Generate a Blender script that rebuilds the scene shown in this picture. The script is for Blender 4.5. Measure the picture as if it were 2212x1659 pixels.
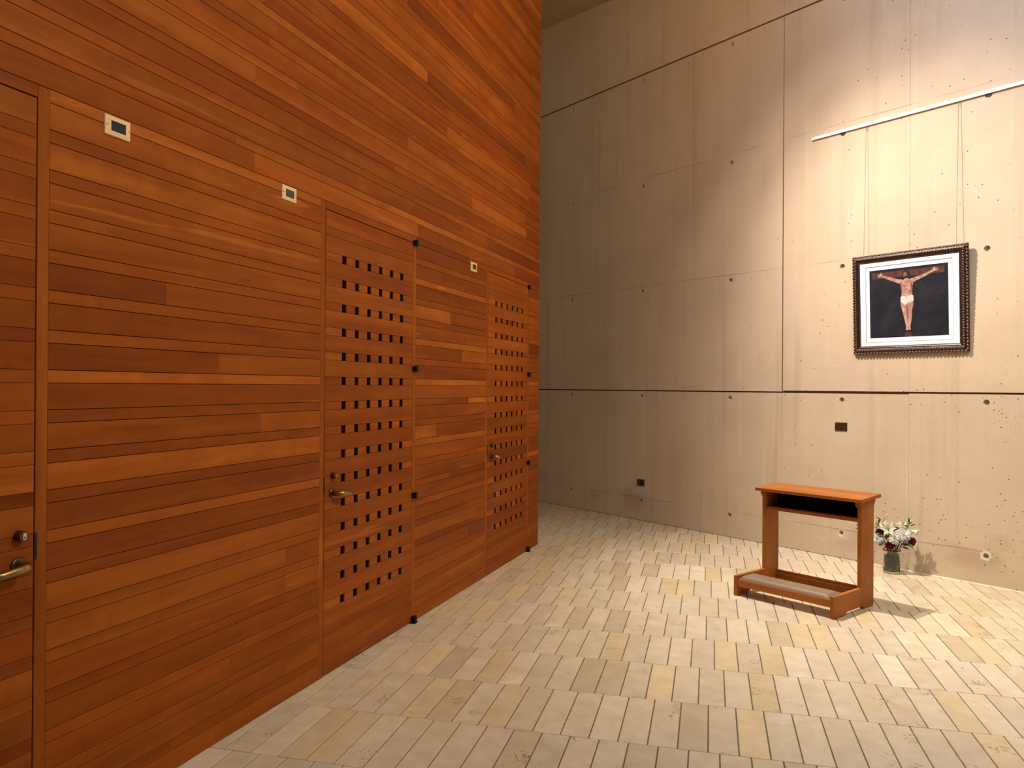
import bpy, bmesh, math, random
from mathutils import Vector, Matrix, noise as mnoise
R = math.radians
random.seed(7)
for o in list(bpy.data.objects):
    bpy.data.objects.remove(o, do_unlink=True)
scene = bpy.context.scene
COL = scene.collection

# ------------------------------------------------------------------ camera
cam_d = bpy.data.cameras.new('camera')
cam = bpy.data.objects.new('camera', cam_d)
COL.objects.link(cam)
cam_d.sensor_fit = 'HORIZONTAL'
cam_d.sensor_width = 36.0
FPX = 1680.0
cam_d.lens = 36.0 * FPX / 2212.0
cam_d.clip_start = 0.05
CR = Vector((0.999980156, -1.7624e-05, 0.00629985))
CU = Vector((-0.00629987, -0.00279755, 0.99997624))
CF = Vector((0.0, 0.99999609, 0.00279761))
CP = Vector((0, 0, 1.545))
m = Matrix.Identity(4)
for i in range(3):
    m[i][0], m[i][1], m[i][2], m[i][3] = CR[i], CU[i], -CF[i], CP[i]
cam.matrix_world = m
scene.camera = cam

# ------------------------------------------------------------------ world, lights, exposure
w = bpy.data.worlds.new('world')
scene.world = w
w.use_nodes = True
w.node_tree.nodes['Background'].inputs[0].default_value = (1.0, 0.70, 0.46, 1)
w.node_tree.nodes['Background'].inputs[1].default_value = 0.13

def aim(o, target):
    d = Vector(target) - o.location
    o.rotation_euler = d.to_track_quat('-Z', 'Y').to_euler()

def spot(name, loc, target, power, color, ang, blend, radius):
    l = bpy.data.lights.new(name, 'SPOT')
    l.energy = power; l.color = color; l.spot_size = R(ang); l.spot_blend = blend
    l.shadow_soft_size = radius
    o = bpy.data.objects.new(name, l); COL.objects.link(o)
    o.location = loc; aim(o, target); return o

def area(name, loc, target, power, color, sx, sy):
    l = bpy.data.lights.new(name, 'AREA')
    l.energy = power; l.color = color; l.shape = 'RECTANGLE'; l.size = sx; l.size_y = sy
    o = bpy.data.objects.new(name, l); COL.objects.link(o)
    o.location = loc; aim(o, target); return o

spot('track_spot', (0.62, 6.40, 5.60), (3.9, 5.15, 0.3), 1200, (1.0, 0.89, 0.775), 80, 1.0, 0.02)
spot('track_spot', (0.90, 6.25, 5.60), (3.4, 5.4, 0.2), 400, (1.0, 0.86, 0.72), 108, 1.0, 0.02)
spot('wood_wash', (3.6, 1.8, 5.0), (-0.9, 4.6, 2.5), 640, (1.0, 0.76, 0.48), 78, 0.8, 0.35)
area('concrete_fill', (1.4, 4.2, 5.2), (2.4, 7.9, 6.0), 54, (1.0, 0.70, 0.43), 1.4, 1.4)  # added soft fill that lifts the left and upper concrete
spot('right_fill', (2.9, 2.9, 5.4), (4.0, 5.4, 0.2), 420, (1.0, 0.86, 0.68), 66, 1.0, 0.3)  # added fill, brightens the lower right wall and the kneeler's shadow
spot('skylight', (3.3, 2.7, 8.0), (4.45, 5.55, 5.6), 1150, (0.22, 0.52, 1.0), 62, 1.0, 0.6)
area('rear_daylight', (0.6, -0.8, 6.0), (0.2, 2.2, 0.0), 85, (0.68, 0.86, 1.0), 2.5, 2.5)

vs = scene.view_settings
vs.view_transform = 'Standard'
vs.look = 'None'
vs.exposure = 0.06
vs.gamma = 1.0
vs.use_curve_mapping = False

# ------------------------------------------------------------------ node helpers
def new_mat(name):
    mt = bpy.data.materials.new(name)
    mt.use_nodes = True
    nt = mt.node_tree
    b = nt.nodes['Principled BSDF']
    return mt, nt, b

class N:
    def __init__(s, nt): s.nt = nt
    def node(s, t, **kw):
        n = s.nt.nodes.new(t)
        for k, v in kw.items(): setattr(n, k, v)
        return n
    def link(s, a, b): s.nt.links.new(a, b)
    def val(s, sock, v):
        if isinstance(v, bpy.types.NodeSocket): s.link(v, sock)
        else: sock.default_value = v
    def math(s, op, a, b=0.0, c=None, clamp=False):
        n = s.node('ShaderNodeMath', operation=op, use_clamp=clamp)
        s.val(n.inputs[0], a); s.val(n.inputs[1], b)
        if c is not None: s.val(n.inputs[2], c)
        return n.outputs[0]
    def mix(s, fac, a, b, blend='MIX'):
        n = s.node('ShaderNodeMix', data_type='RGBA', blend_type=blend)
        s.val(n.inputs[0], fac); s.val(n.inputs[6], a); s.val(n.inputs[7], b)
        return n.outputs[2]
    def noise(s, vec, scale, detail=3.0, rough=0.55, dim='3D', w=None, dist=0.0):
        n = s.node('ShaderNodeTexNoise', noise_dimensions=dim)
        s.link(vec, n.inputs['Vector'])
        n.inputs['Scale'].default_value = scale
        n.inputs['Detail'].default_value = detail
        n.inputs['Roughness'].default_value = rough
        n.inputs['Distortion'].default_value = dist
        if w is not None: s.val(n.inputs['W'], w)
        return n.outputs['Fac']
    def ramp(s, fac, stops, interp='LINEAR'):
        n = s.node('ShaderNodeValToRGB')
        n.color_ramp.interpolation = interp
        el = n.color_ramp.elements
        while len(el) < len(stops): el.new(0.5)
        for e, (p, c) in zip(el, stops):
            e.position = p
            e.color = c if len(c) == 4 else (*c, 1)
        s.link(fac, n.inputs[0])
        return n.outputs[0]
    def scale(s, vec, v):
        n = s.node('ShaderNodeVectorMath', operation='MULTIPLY')
        s.link(vec, n.inputs[0]); n.inputs[1].default_value = v
        return n.outputs[0]
    def smooth(s, x, a, b):
        n = s.node('ShaderNodeMapRange', interpolation_type='SMOOTHSTEP')
        s.val(n.inputs[0], x); n.inputs[1].default_value = a; n.inputs[2].default_value = b
        n.inputs[3].default_value = 0; n.inputs[4].default_value = 1
        return n.outputs[0]
    def bump(s, h, strength, dist):
        n = s.node('ShaderNodeBump')
        s.link(h, n.inputs['Height']); n.inputs['Strength'].default_value = strength
        n.inputs['Distance'].default_value = dist
        return n.outputs[0]

def plain(name, col, rough=0.5, metal=0.0, spec=0.5, mottled=0.12, scale=40):
    mt, nt, b = new_mat(name); n = N(nt)
    tc = n.node('ShaderNodeTexCoord').outputs['Object']
    f = n.noise(tc, scale, 3)
    d = 1 - mottled; u = 1 + mottled
    c = n.ramp(f, [(0.3, tuple(x * d for x in col)), (0.7, tuple(min(1, x * u) for x in col))])
    n.link(c, b.inputs['Base Color'])
    b.inputs['Roughness'].default_value = rough
    b.inputs['Metallic'].default_value = metal
    b.inputs['Specular IOR Level'].default_value = spec
    return mt

def wood_mat(name, cols, rough=0.5, axis='X', spec=0.12, grain=1.0):
    """cherry boards: grain runs along the given local axis; attribute 'tone' = tint, its alpha = seed"""
    mt, nt, b = new_mat(name); n = N(nt)
    tc = n.node('ShaderNodeTexCoord').outputs['Object']
    at = n.node('ShaderNodeAttribute', attribute_name='tone')
    long, cross = 1.1, 16.0
    sc = {'X': (long, cross, cross), 'Y': (cross, long, cross), 'Z': (cross, cross, long)}[axis]
    v = n.scale(tc, sc)
    seed = n.math('MULTIPLY', at.outputs['Alpha'], 37.0)
    broad = n.noise(v, 0.55, 3, 0.5, '4D', seed, 1.2)
    fine = n.noise(n.scale(tc, tuple(x * 3.2 for x in sc)), 1.6, 4, 0.6, '4D', seed, 0.3)
    fleck = n.noise(n.scale(tc, tuple(x * (2.5 if x < 5 else 8) for x in sc)), 1.5, 2, 0.5, '4D', seed)
    cloud = n.noise(tc, 5.0, 2, 0.5, '4D', seed)
    c = n.ramp(broad, [(0.28, cols[0]), (0.5, cols[1]), (0.72, cols[2])])
    c = n.mix(n.math('MULTIPLY', n.smooth(fine, 0.5, 0.75), 0.30 * grain), c, (*[x * 0.55 for x in cols[0]], 1))
    c = n.mix(n.math('MULTIPLY', n.smooth(fleck, 0.62, 0.8), 0.22 * grain), c, (*[x * 0.45 for x in cols[0]], 1))
    c = n.mix(n.math('MULTIPLY', n.smooth(cloud, 0.45, 0.75), 0.25), c, (*[min(1, x * 1.2) for x in cols[2]], 1))
    sap = n.noise(n.scale(tc, tuple(x * (0.8 if x < 5 else 0.85) for x in sc)), 1.0, 3, 0.55, '4D', n.math('ADD', seed, 5.0), 0.6)
    c = n.mix(n.math('MULTIPLY', n.smooth(sap, 0.66, 0.71), 0.42 * grain), c, (min(1, cols[2][0] * 1.45), cols[2][1] * 1.75, cols[2][2] * 2.6, 1))
    curl = n.noise(n.scale(tc, (14, 7, 7)), 1.0, 3, 0.6, '4D', seed, 0.8)
    c = n.mix(n.math('MULTIPLY', n.smooth(curl, 0.5, 0.8), 0.22), c, (*[x * 0.72 for x in cols[0]], 1))
    c = n.mix(1.0, c, at.outputs['Color'], 'MULTIPLY')
    n.link(c, b.inputs['Base Color'])
    r = n.math('MULTIPLY_ADD', broad, 0.16, rough - 0.08)
    n.link(r, b.inputs['Roughness'])
    b.inputs['Specular IOR Level'].default_value = spec
    n.link(n.bump(fine, 0.10, 0.002), b.inputs['Normal'])
    return mt

M = {}
CH = [(0.205, 0.044, 0.004), (0.265, 0.062, 0.006), (0.335, 0.088, 0.010)]
M['cherry'] = wood_mat('cherry_boards', CH)
M['cherry_v'] = wood_mat('cherry_upright', CH, axis='Z')
KN = [(0.29, 0.090, 0.016), (0.36, 0.120, 0.024), (0.43, 0.155, 0.036)]
M['kneeler_x'] = wood_mat('kneeler_wood_long', KN, rough=0.38, axis='X', grain=0.6)
M['kneeler_z'] = wood_mat('kneeler_wood_upright', KN, rough=0.38, axis='Z', grain=0.6)
M['dark'] = plain('dark_backing', (0.006, 0.003, 0.002), 0.9, spec=0.05)
M['black_metal'] = plain('blackened_bronze', (0.012, 0.009, 0.007), 0.4, 0.3)
M['bronze'] = plain('satin_bronze', (0.36, 0.24, 0.10), 0.34, 1.0, mottled=0.2, scale=60)
M['dark_bronze'] = plain('dark_bronze', (0.14, 0.095, 0.05), 0.38, 1.0, mottled=0.2, scale=60)
M['steel'] = plain('nickel', (0.62, 0.58, 0.52), 0.3, 1.0)
M['cream'] = plain('cream_plastic', (0.80, 0.59, 0.31), 0.35, mottled=0.03)
M['lens'] = plain('smoked_lens', (0.012, 0.014, 0.015), 0.22, mottled=0.3, scale=90)
M['screw'] = plain('brass_screw', (0.28, 0.19, 0.08), 0.4, 0.9)
M['white_rail'] = plain('white_enamel', (0.84, 0.89, 0.94), 0.4, mottled=0.02)
M['wire'] = plain('steel_wire', (0.16, 0.13, 0.10), 0.4, 0.6)
M['mat'] = plain('mat_board', (0.72, 0.80, 0.90), 0.8, mottled=0.015)
M['mat_edge'] = plain('mat_bevel', (0.50, 0.52, 0.52), 0.8, mottled=0.015)
M['vinyl'] = plain('taupe_vinyl', (0.235, 0.165, 0.105), 0.5, mottled=0.06, scale=200)
M['plug'] = plain('grey_grout_plug', (0.32, 0.32, 0.325), 0.9, mottled=0.25, scale=120)
M['brass_plate'] = plain('aged_brass', (0.13, 0.085, 0.035), 0.42, 0.85, mottled=0.35, scale=90)
M['sealant'] = plain('white_sealant', (0.78, 0.70, 0.58), 0.7, mottled=0.05)
M['rubber'] = plain('black_rubber', (0.01, 0.01, 0.01), 0.8)

# concrete: streaks, clouds, bug holes, sheet seams, chipped rings round two tie holes
def concrete_mat():
    mt, nt, b = new_mat('board_formed_concrete'); n = N(nt)
    tc = n.node('ShaderNodeTexCoord').outputs['Object']
    sx = n.node('ShaderNodeSeparateXYZ'); n.link(tc, sx.inputs[0])
    X, Z = sx.outputs[0], sx.outputs[2]
    cloud = n.noise(tc, 1.1, 5, 0.6)
    streak = n.noise(n.scale(tc, (7.0, 1.0, 0.35)), 1.0, 4, 0.6)
    streak2 = n.noise(n.scale(tc, (15.0, 1.0, 0.45)), 1.0, 3, 0.6)
    fine = n.noise(tc, 38, 4, 0.65)
    c = n.ramp(cloud, [(0.3, (0.54, 0.428, 0.300)), (0.5, (0.60, 0.480, 0.342)), (0.7, (0.64, 0.518, 0.376))])
    c = n.mix(n.math('MULTIPLY', n.smooth(streak, 0.52, 0.72), 0.55), c, (0.485, 0.375, 0.248, 1))
    c = n.mix(n.math('MULTIPLY', n.smooth(streak2, 0.55, 0.75), 0.30), c, (0.73, 0.62, 0.50, 1))
    c = n.mix(n.math('MULTIPLY', n.smooth(fine, 0.5, 0.75), 0.14), c, (0.40, 0.30, 0.20, 1))
    # darker patches where water ran near the sheet seams low on the wall
    low = n.noise(n.scale(tc, (1.6, 1.0, 3.0)), 1.0, 3, 0.5)
    band = n.math('MULTIPLY', n.smooth(Z, 0.0, 0.25), n.math('SUBTRACT', 1.0, n.smooth(Z, 0.28, 0.5)))
    c = n.mix(n.math('MULTIPLY', n.math('MULTIPLY', band, n.smooth(low, 0.5, 0.68)), 0.5), c, (0.36, 0.24, 0.15, 1))
    # sheet seams
    wob = n.math('MULTIPLY', n.math('SUBTRACT', n.noise(tc, 2.0, 2), 0.5), 0.02)
    seam = None
    for z0 in (0.262, 2.712, 3.962):
        d = n.math('ABSOLUTE', n.math('SUBTRACT', n.math('ADD', Z, wob), z0))
        s = n.math('SUBTRACT', 1.0, n.smooth(d, 0.002, 0.008))
        seam = s if seam is None else n.math('MAXIMUM', seam, s)
    for x0 in (-0.92, 2.75, 0.308, -3.36):
        d = n.math('ABSOLUTE', n.math('SUBTRACT', X, x0))
        s = n.math('SUBTRACT', 1.0, n.smooth(d, 0.001, 0.005))
        seam = n.math('MAXIMUM', seam, n.math('MULTIPLY', s, 0.7))
    seam = n.math('MULTIPLY', seam, n.smooth(n.noise(tc, 1.7, 2), 0.38, 0.6))
    c = n.mix(n.math('MULTIPLY', seam, 0.5), c, (0.25, 0.165, 0.10, 1))
    # bug holes
    vr = n.node('ShaderNodeTexVoronoi', feature='F1'); n.link(n.scale(tc, (1, 0.02, 1)), vr.inputs['Vector'])
    vr.inputs['Scale'].default_value = 36
    sep = n.node('ShaderNodeSeparateColor'); n.link(vr.outputs['Color'], sep.inputs[0])
    dens = n.smooth(n.noise(tc, 1.3, 3, 0.6), 0.40, 0.66)
    grad = n.math('MULTIPLY', n.smooth(X, -0.6, 2.2), n.math('SUBTRACT', 1.0, n.math('MULTIPLY', n.smooth(Z, 1.2, 2.4), 0.75)))
    p = n.math('MULTIPLY_ADD', n.math('MULTIPLY', dens, grad), 0.85, 0.02)
    exist = n.math('LESS_THAN', sep.outputs[0], p)
    rad = n.math('MULTIPLY_ADD', n.math('POWER', sep.outputs[1], 3.0), 0.20, 0.07)
    hole = n.math('MULTIPLY', exist, n.math('SUBTRACT', 1.0, n.smooth(n.math('DIVIDE', vr.outputs['Distance'], rad), 0.6, 1.0)))
    vr2 = n.node('ShaderNodeTexVoronoi', feature='F1'); n.link(n.scale(tc, (1, 0.02, 1)), vr2.inputs['Vector'])
    vr2.inputs['Scale'].default_value = 85
    sep2 = n.node('ShaderNodeSeparateColor'); n.link(vr2.outputs['Color'], sep2.inputs[0])
    p2 = n.math('MULTIPLY_ADD', n.math('MULTIPLY', n.smooth(n.noise(tc, 2.1, 3, 0.6), 0.44, 0.66), grad), 0.55, 0.012)
    h2 = n.math('MULTIPLY', n.math('LESS_THAN', sep2.outputs[0], p2), n.math('SUBTRACT', 1.0, n.smooth(n.math('DIVIDE', vr2.outputs['Distance'], n.math('MULTIPLY_ADD', sep2.outputs[1], 0.14, 0.10)), 0.6, 1.0)))
    hole = n.math('MAXIMUM', hole, h2)
    c = n.mix(n.math('MULTIPLY', hole, 0.85), c, (0.13, 0.075, 0.035, 1))
    # chipped, whiter rings
    for (hx, hz, rr) in ((2.120, 0.231, 0.062), (0.916, 0.225, 0.050)):
        dx = n.math('SUBTRACT', X, hx); dz = n.math('SUBTRACT', Z, hz)
        dd = n.math('SQRT', n.math('ADD', n.math('MULTIPLY', dx, dx), n.math('MULTIPLY', dz, dz)))
        dd = n.math('ADD', dd, n.math('MULTIPLY', n.math('SUBTRACT', n.noise(tc, 60, 2), 0.5), 0.06))
        k = n.math('SUBTRACT', 1.0, n.smooth(dd, rr * 0.55, rr * 0.75))
        c = n.mix(n.math('MULTIPLY', k, 0.8), c, (0.80, 0.74, 0.62, 1))
    n.link(c, b.inputs['Base Color'])
    b.inputs['Roughness'].default_value = 0.75
    b.inputs['Specular IOR Level'].default_value = 0.3
    h = n.math('SUBTRACT', n.math('MULTIPLY', fine, 0.15), hole)
    n.link(n.bump(h, 0.35, 0.004), b.inputs['Normal'])
    return mt
M['concrete'] = concrete_mat()
M['concrete_plain'] = plain('concrete_soffit', (0.50, 0.38, 0.24), 0.8, mottled=0.12, scale=2.5)
M['joint'] = plain('reveal_shadow_gap', (0.16, 0.09, 0.05), 0.9, mottled=0.2, scale=12)
M['grout'] = plain('grout', (0.17, 0.14, 0.095), 0.9, mottled=0.35, scale=30)

def stone_mat():
    mt, nt, b = new_mat('honed_limestone'); n = N(nt)
    tc = n.node('ShaderNodeTexCoord').outputs['Object']
    at = n.node('ShaderNodeAttribute', attribute_name='tone')
    seed = n.math('MULTIPLY', at.outputs['Alpha'], 53.0)
    v = n.scale(tc, (1, 1, 0.2))
    cl = n.noise(v, 9, 4, 0.6, '4D', seed, 0.6)
    bed = n.noise(n.scale(tc, (3, 14, 1)), 1.5, 3, 0.6, '4D', seed, 0.8)
    c = n.ramp(cl, [(0.3, (0.58, 0.50, 0.365)), (0.5, (0.65, 0.57, 0.42)), (0.72, (0.70, 0.63, 0.49))])
    c = n.mix(n.math('MULTIPLY', n.smooth(bed, 0.52, 0.72), 0.28), c, (0.56, 0.475, 0.35, 1))
    c = n.mix(n.math('MULTIPLY', n.smooth(cl, 0.62, 0.7), 0.3), c, (0.80, 0.70, 0.55, 1))
    # iron-yellow staining in some stones
    c = n.mix(n.math('MULTIPLY', n.smooth(n.noise(v, 4, 2, 0.5, '4D', seed), 0.55, 0.72), 0.28), c, (0.68, 0.52, 0.28, 1))
    # fossil veins and pits: only in some stones (by seed), clustered
    gate = n.smooth(n.noise(v, 5.5, 1, 0.5, '4D', seed), 0.55, 0.68)
    pick = n.math('LESS_THAN', n.math('FRACT', n.math('MULTIPLY', at.outputs['Alpha'], 7.31)), 0.55)
    ve = n.math('ABSOLUTE', n.math('SUBTRACT', n.noise(v, 17, 3, 0.55, '4D', seed, 0.8), 0.5))
    vein = n.math('MULTIPLY', n.math('SUBTRACT', 1.0, n.smooth(ve, 0.005, 0.022)), n.math('MULTIPLY', gate, pick))
    c = n.mix(n.math('MULTIPLY', vein, 0.8), c, (0.20, 0.13, 0.065, 1))
    sp = n.noise(n.scale(tc, (55, 130, 10)), 1.0, 2, 0.5, '4D', seed)
    c = n.mix(n.math('MULTIPLY', n.math('MULTIPLY', n.smooth(sp, 0.66, 0.72), 0.5), n.smooth(n.noise(v, 7, 1, 0.5, '4D', seed), 0.45, 0.65)), c, (0.32, 0.22, 0.12, 1))
    c = n.mix(1.0, c, at.outputs['Color'], 'MULTIPLY')
    n.link(c, b.inputs['Base Color'])
    n.link(n.math('MULTIPLY_ADD', cl, 0.2, 0.26), b.inputs['Roughness'])
    b.inputs['Specular IOR Level'].default_value = 0.42
    n.link(n.bump(cl, 0.05, 0.003), b.inputs['Normal'])
    return mt
M['stone'] = stone_mat()

# ------------------------------------------------------------------ geometry helpers
class Geo:
    def __init__(s): s.v = []; s.f = []; s.t = []
    def add(s, vs, fs, tone=(1, 1, 1, 0.5)):
        o = len(s.v)
        s.v += [tuple(p) for p in vs]; s.f += [tuple(i + o for i in f) for f in fs]; s.t += [tone] * len(vs)
    def box(s, x0, x1, y0, y1, z0, z1, tone=(1, 1, 1, 0.5)):
        v = [(x0, y0, z0), (x1, y0, z0), (x1, y1, z0), (x0, y1, z0), (x0, y0, z1), (x1, y0, z1), (x1, y1, z1), (x0, y1, z1)]
        s.add(v, [(0, 3, 2, 1), (4, 5, 6, 7), (0, 1, 5, 4), (1, 2, 6, 5), (2, 3, 7, 6), (3, 0, 4, 7)], tone)
    def board(s, x0, x1, z0, z1, y0, y1, ch=0.0012, tone=(1, 1, 1, 0.5), chx=None):
        """box whose front (y0 side) edges are chamfered"""
        cx = ch if chx is None else chx
        v = [(x0 + cx, y0, z0 + ch), (x1 - cx, y0, z0 + ch), (x1 - cx, y0, z1 - ch), (x0 + cx, y0, z1 - ch)]
        for y in (y0 + ch, y1):
            v += [(x0, y, z0), (x1, y, z0), (x1, y, z1), (x0, y, z1)]
        f = [(0, 1, 2, 3)]
        for a, b in ((0, 4), (4, 8)):
            for i in range(4):
                j = (i + 1) % 4
                f.append((a + j, a + i, b + i, b + j))
        f.append((11, 10, 9, 8))
        s.add(v, f, tone)
    def prism(s, poly, axis, lo, hi, tone=(1, 1, 1, 0.5)):
        """poly: list of 2-D points, extruded along axis 0/1/2; remaining axes in order"""
        n = len(poly); v = []
        for h in (lo, hi):
            for a, b in poly:
                v.append({0: (h, a, b), 1: (a, h, b), 2: (a, b, h)}[axis])
        f = [tuple(range(n)), tuple(range(2 * n - 1, n - 1, -1))]
        for i in range(n):
            j = (i + 1) % n
            f.append((i, j, n + j, n + i))
        s.add(v, f, tone)
    def lathe(s, prof, seg=20, c=(0, 0, 0), axis='Z', caps=True, tone=(1, 1, 1, 0.5), fn=None):
        v = []; f = []
        for r, h in prof:
            for i in range(seg):
                a = 2 * math.pi * i / seg
                rr = r * (fn(a, h) if fn else 1)
                x, y = rr * math.cos(a), rr * math.sin(a)
                p = {'Z': (x, y, h), 'Y': (x, h, y), 'X': (h, x, y)}[axis]
                v.append((p[0] + c[0], p[1] + c[1], p[2] + c[2]))
        m_ = len(prof)
        for k in range(m_ - 1):
            for i in range(seg):
                j = (i + 1) % seg
                f.append((k * seg + i, k * seg + j, (k + 1) * seg + j, (k + 1) * seg + i))
        if caps:
            f.append(tuple(range(seg))[::-1]); f.append(tuple((m_ - 1) * seg + i for i in range(seg)))
        s.add(v, f, tone)
    def tube(s, pts, rad, seg=8, tone=(1, 1, 1, 0.5), flat=1.0):
        pts = [Vector(p) for p in pts]; n = len(pts)
        rads = rad if isinstance(rad, (list, tuple)) else [rad] * n
        up = Vector((0.13, 0.21, 0.97)); v = []; f = []
        for i, p in enumerate(pts):
            d = (pts[min(i + 1, n - 1)] - pts[max(i - 1, 0)]).normalized()
            a = d.cross(up)
            if a.length < 1e-3: a = d.cross(Vector((1, 0, 0)))
            a.normalize(); b = a.cross(d)
            for k in range(seg):
                t = 2 * math.pi * k / seg
                v.append(p + a * (math.cos(t) * rads[i]) + b * (math.sin(t) * rads[i] * flat))
        for i in range(n - 1):
            for k in range(seg):
                j = (k + 1) % seg
                f.append((i * seg + k, i * seg + j, (i + 1) * seg + j, (i + 1) * seg + k))
        f.append(tuple(range(seg))[::-1]); f.append(tuple((n - 1) * seg + k for k in range(seg)))
        s.add(v, f, tone)
    def grid(s, rows, tone=(1, 1, 1, 0.5)):
        nr, nc = len(rows), len(rows[0])
        v = [p for r_ in rows for p in r_]
        f = [(i * nc + j, i * nc + j + 1, (i + 1) * nc + j + 1, (i + 1) * nc + j) for i in range(nr - 1) for j in range(nc - 1)]
        s.add(v, f, tone)
    def build(s, name, mat, parent=None, smooth=False, recalc=True, bevel=0.0, bseg=2, loc=None):
        me = bpy.data.meshes.new(name)
        me.from_pydata(s.v, [], s.f)
        at = me.attributes.new('tone', 'FLOAT_COLOR', 'POINT')
        at.data.foreach_set('color', [x for t in s.t for x in t])
        me.materials.append(mat)
        if recalc:
            bm = bmesh.new(); bm.from_mesh(me)
            bmesh.ops.recalc_face_normals(bm, faces=bm.faces)
            bm.to_mesh(me); bm.free()
        if smooth:
            me.polygons.foreach_set('use_smooth', [True] * len(me.polygons))
        me.update()
        o = bpy.data.objects.new(name, me)
        COL.objects.link(o)
        if parent is not None: o.parent = parent
        if loc is not None: o.location = loc
        if bevel:
            md = o.modifiers.new('bevel', 'BEVEL'); md.width = bevel; md.segments = bseg; md.limit_method = 'ANGLE'
            md.angle_limit = R(40); md.harden_normals = False
        return o

def empty(name, loc, rz=0.0, rx=0.0):
    o = bpy.data.objects.new(name, None)
    COL.objects.link(o)
    o.empty_display_size = 0.1
    o.location = loc
    o.rotation_euler = (rx, 0, rz)
    return o

def tag(o, label, cat, group=None):
    o['label'] = label; o['category'] = cat
    if group: o['group'] = group
    return o

def struct(o):
    o['kind'] = 'structure'; return o

def project(p):
    d = Vector(p) - CP
    z = d.dot(CF)
    if z < 0.05: return None
    return (1106 + FPX * d.dot(CR) / z, 829.5 - FPX * d.dot(CU) / z)

def shown(corners):
    """rough visible pixel area of a flat quad (clipped to the frame box)"""
    q = [project(c) for c in corners]
    if any(t is None for t in q): return 0.0
    xs = [t[0] for t in q]; ys = [t[1] for t in q]
    x0, x1 = max(0, min(xs)), min(2212, max(xs)); y0, y1 = max(0, min(ys)), min(1659, max(ys))
    if x1 <= x0 or y1 <= y0: return 0.0
    a = 0.0
    for i in range(len(q)):
        j = (i + 1) % len(q); a += q[i][0] * q[j][1] - q[j][0] * q[i][1]
    bb = (max(xs) - min(xs)) * (max(ys) - min(ys))
    return abs(a) / 2 * ((x1 - x0) * (y1 - y0) / max(bb, 1e-6))

# ------------------------------------------------------------------ the two wall frames
W0 = Vector((0.26231, 7.61192, 0)); WD = Vector((0.33663669, 0.94163461, 0))      # wooden wall: local x runs away from the camera, y into the wall
C0 = Vector((2.44252628, 7.80848488, 0)); CD = Vector((0.61277503, -0.7902574, 0)) # concrete wall: local x runs towards the right, y into the wall
WROT = math.atan2(WD.y, WD.x); CROT = math.atan2(CD.y, CD.x)
WN = Vector((WD.y, -WD.x, 0))
def wpt(x, z): return W0 + WD * x + Vector((0, 0, z))

# ------------------------------------------------------------------ floor
FA = R(-14.3)
EX = Vector((math.cos(FA), math.sin(FA), 0)); EY = Vector((-EX.y, EX.x, 0))
floor = Geo()
floor.box(-8, 9, -3, 15, -0.12, -0.0045)
floor = struct(floor.build('floor', M['grout'], loc=(0, 0, 0)))
floor.rotation_euler = (0, 0, FA)
ROW, TP = 0.503, 0.1275
tiles = []
trng = random.Random(21)
for k in range(-11, 22):
    y1 = 3.402 + ROW * k; y0 = y1 - ROW
    ph = 0.047 - 0.0477 * k
    for i in range(-60, 60):
        x0 = ph + i * TP
        cpt = EX * (x0 + TP / 2) + EY * ((y0 + y1) / 2)
        sw = (cpt - W0).dot(WD); dw = (cpt - W0).dot(WN)
        if sw < 0.3 and dw < -0.25: continue
        rc = cpt - C0
        if rc.dot(Vector((-CD.y, CD.x, 0))) > 0.25: continue
        if cpt.y < -2.2 or x0 < -6.5 or cpt.x > 5.6: continue
        g = 0.0030
        rowgap = 0.0017
        c4 = [EX * a + EY * b for a, b in ((x0, y0), (x0 + TP, y0), (x0 + TP, y1), (x0, y1))]
        vis = shown(c4)
        if dw < 0.0 and sw < 0: vis *= 0.2
        tiles.append((vis, x0 + g, x0 + TP - g, y0 + rowgap, y1 - rowgap))
tiles.sort(key=lambda t: -t[0])
def stone_tone():
    q = trng.random()
    f = trng.gauss(1.0, 0.04)
    if q < 0.13: c = (1.02, 0.96, 0.83)       # golden
    elif q < 0.33: c = (0.99, 0.97, 1.0)    # pinkish grey
    elif q < 0.40: c = (1.07, 1.08, 1.09)     # pale
    elif q < 0.48: c = (0.89, 0.865, 0.80)     # darker olive
    else: c = (1, 1, 1)
    return (c[0] * f, c[1] * f, c[2] * f, trng.random())
def tile_into(g, t):
    _, x0, x1, y0, y1 = t
    ch = 0.0012; top = trng.gauss(0.0, 0.00025)
    v = [(x0 + ch, y0 + ch, top), (x1 - ch, y0 + ch, top), (x1 - ch, y1 - ch, top), (x0 + ch, y1 - ch, top)]
    for z in (top - ch, -0.02):
        v += [(x0, y0, z), (x1, y0, z), (x1, y1, z), (x0, y1, z)]
    f = [(0, 1, 2, 3)]
    for a, b in ((0, 4), (4, 8)):
        for i in range(4):
            j = (i + 1) % 4
            f.append((a + j, a + i, b + i, b + j))
    g.add(v, f, stone_tone())
for t in tiles[:300]:
    g = Geo(); tile_into(g, t); g.build('tile', M['stone'], floor, recalc=False)
g = Geo()
for t in tiles[300:]: tile_into(g, t)
ot = g.build('outlying_tiles', M['stone'], floor, recalc=False); ot['kind'] = 'stuff'

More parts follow.
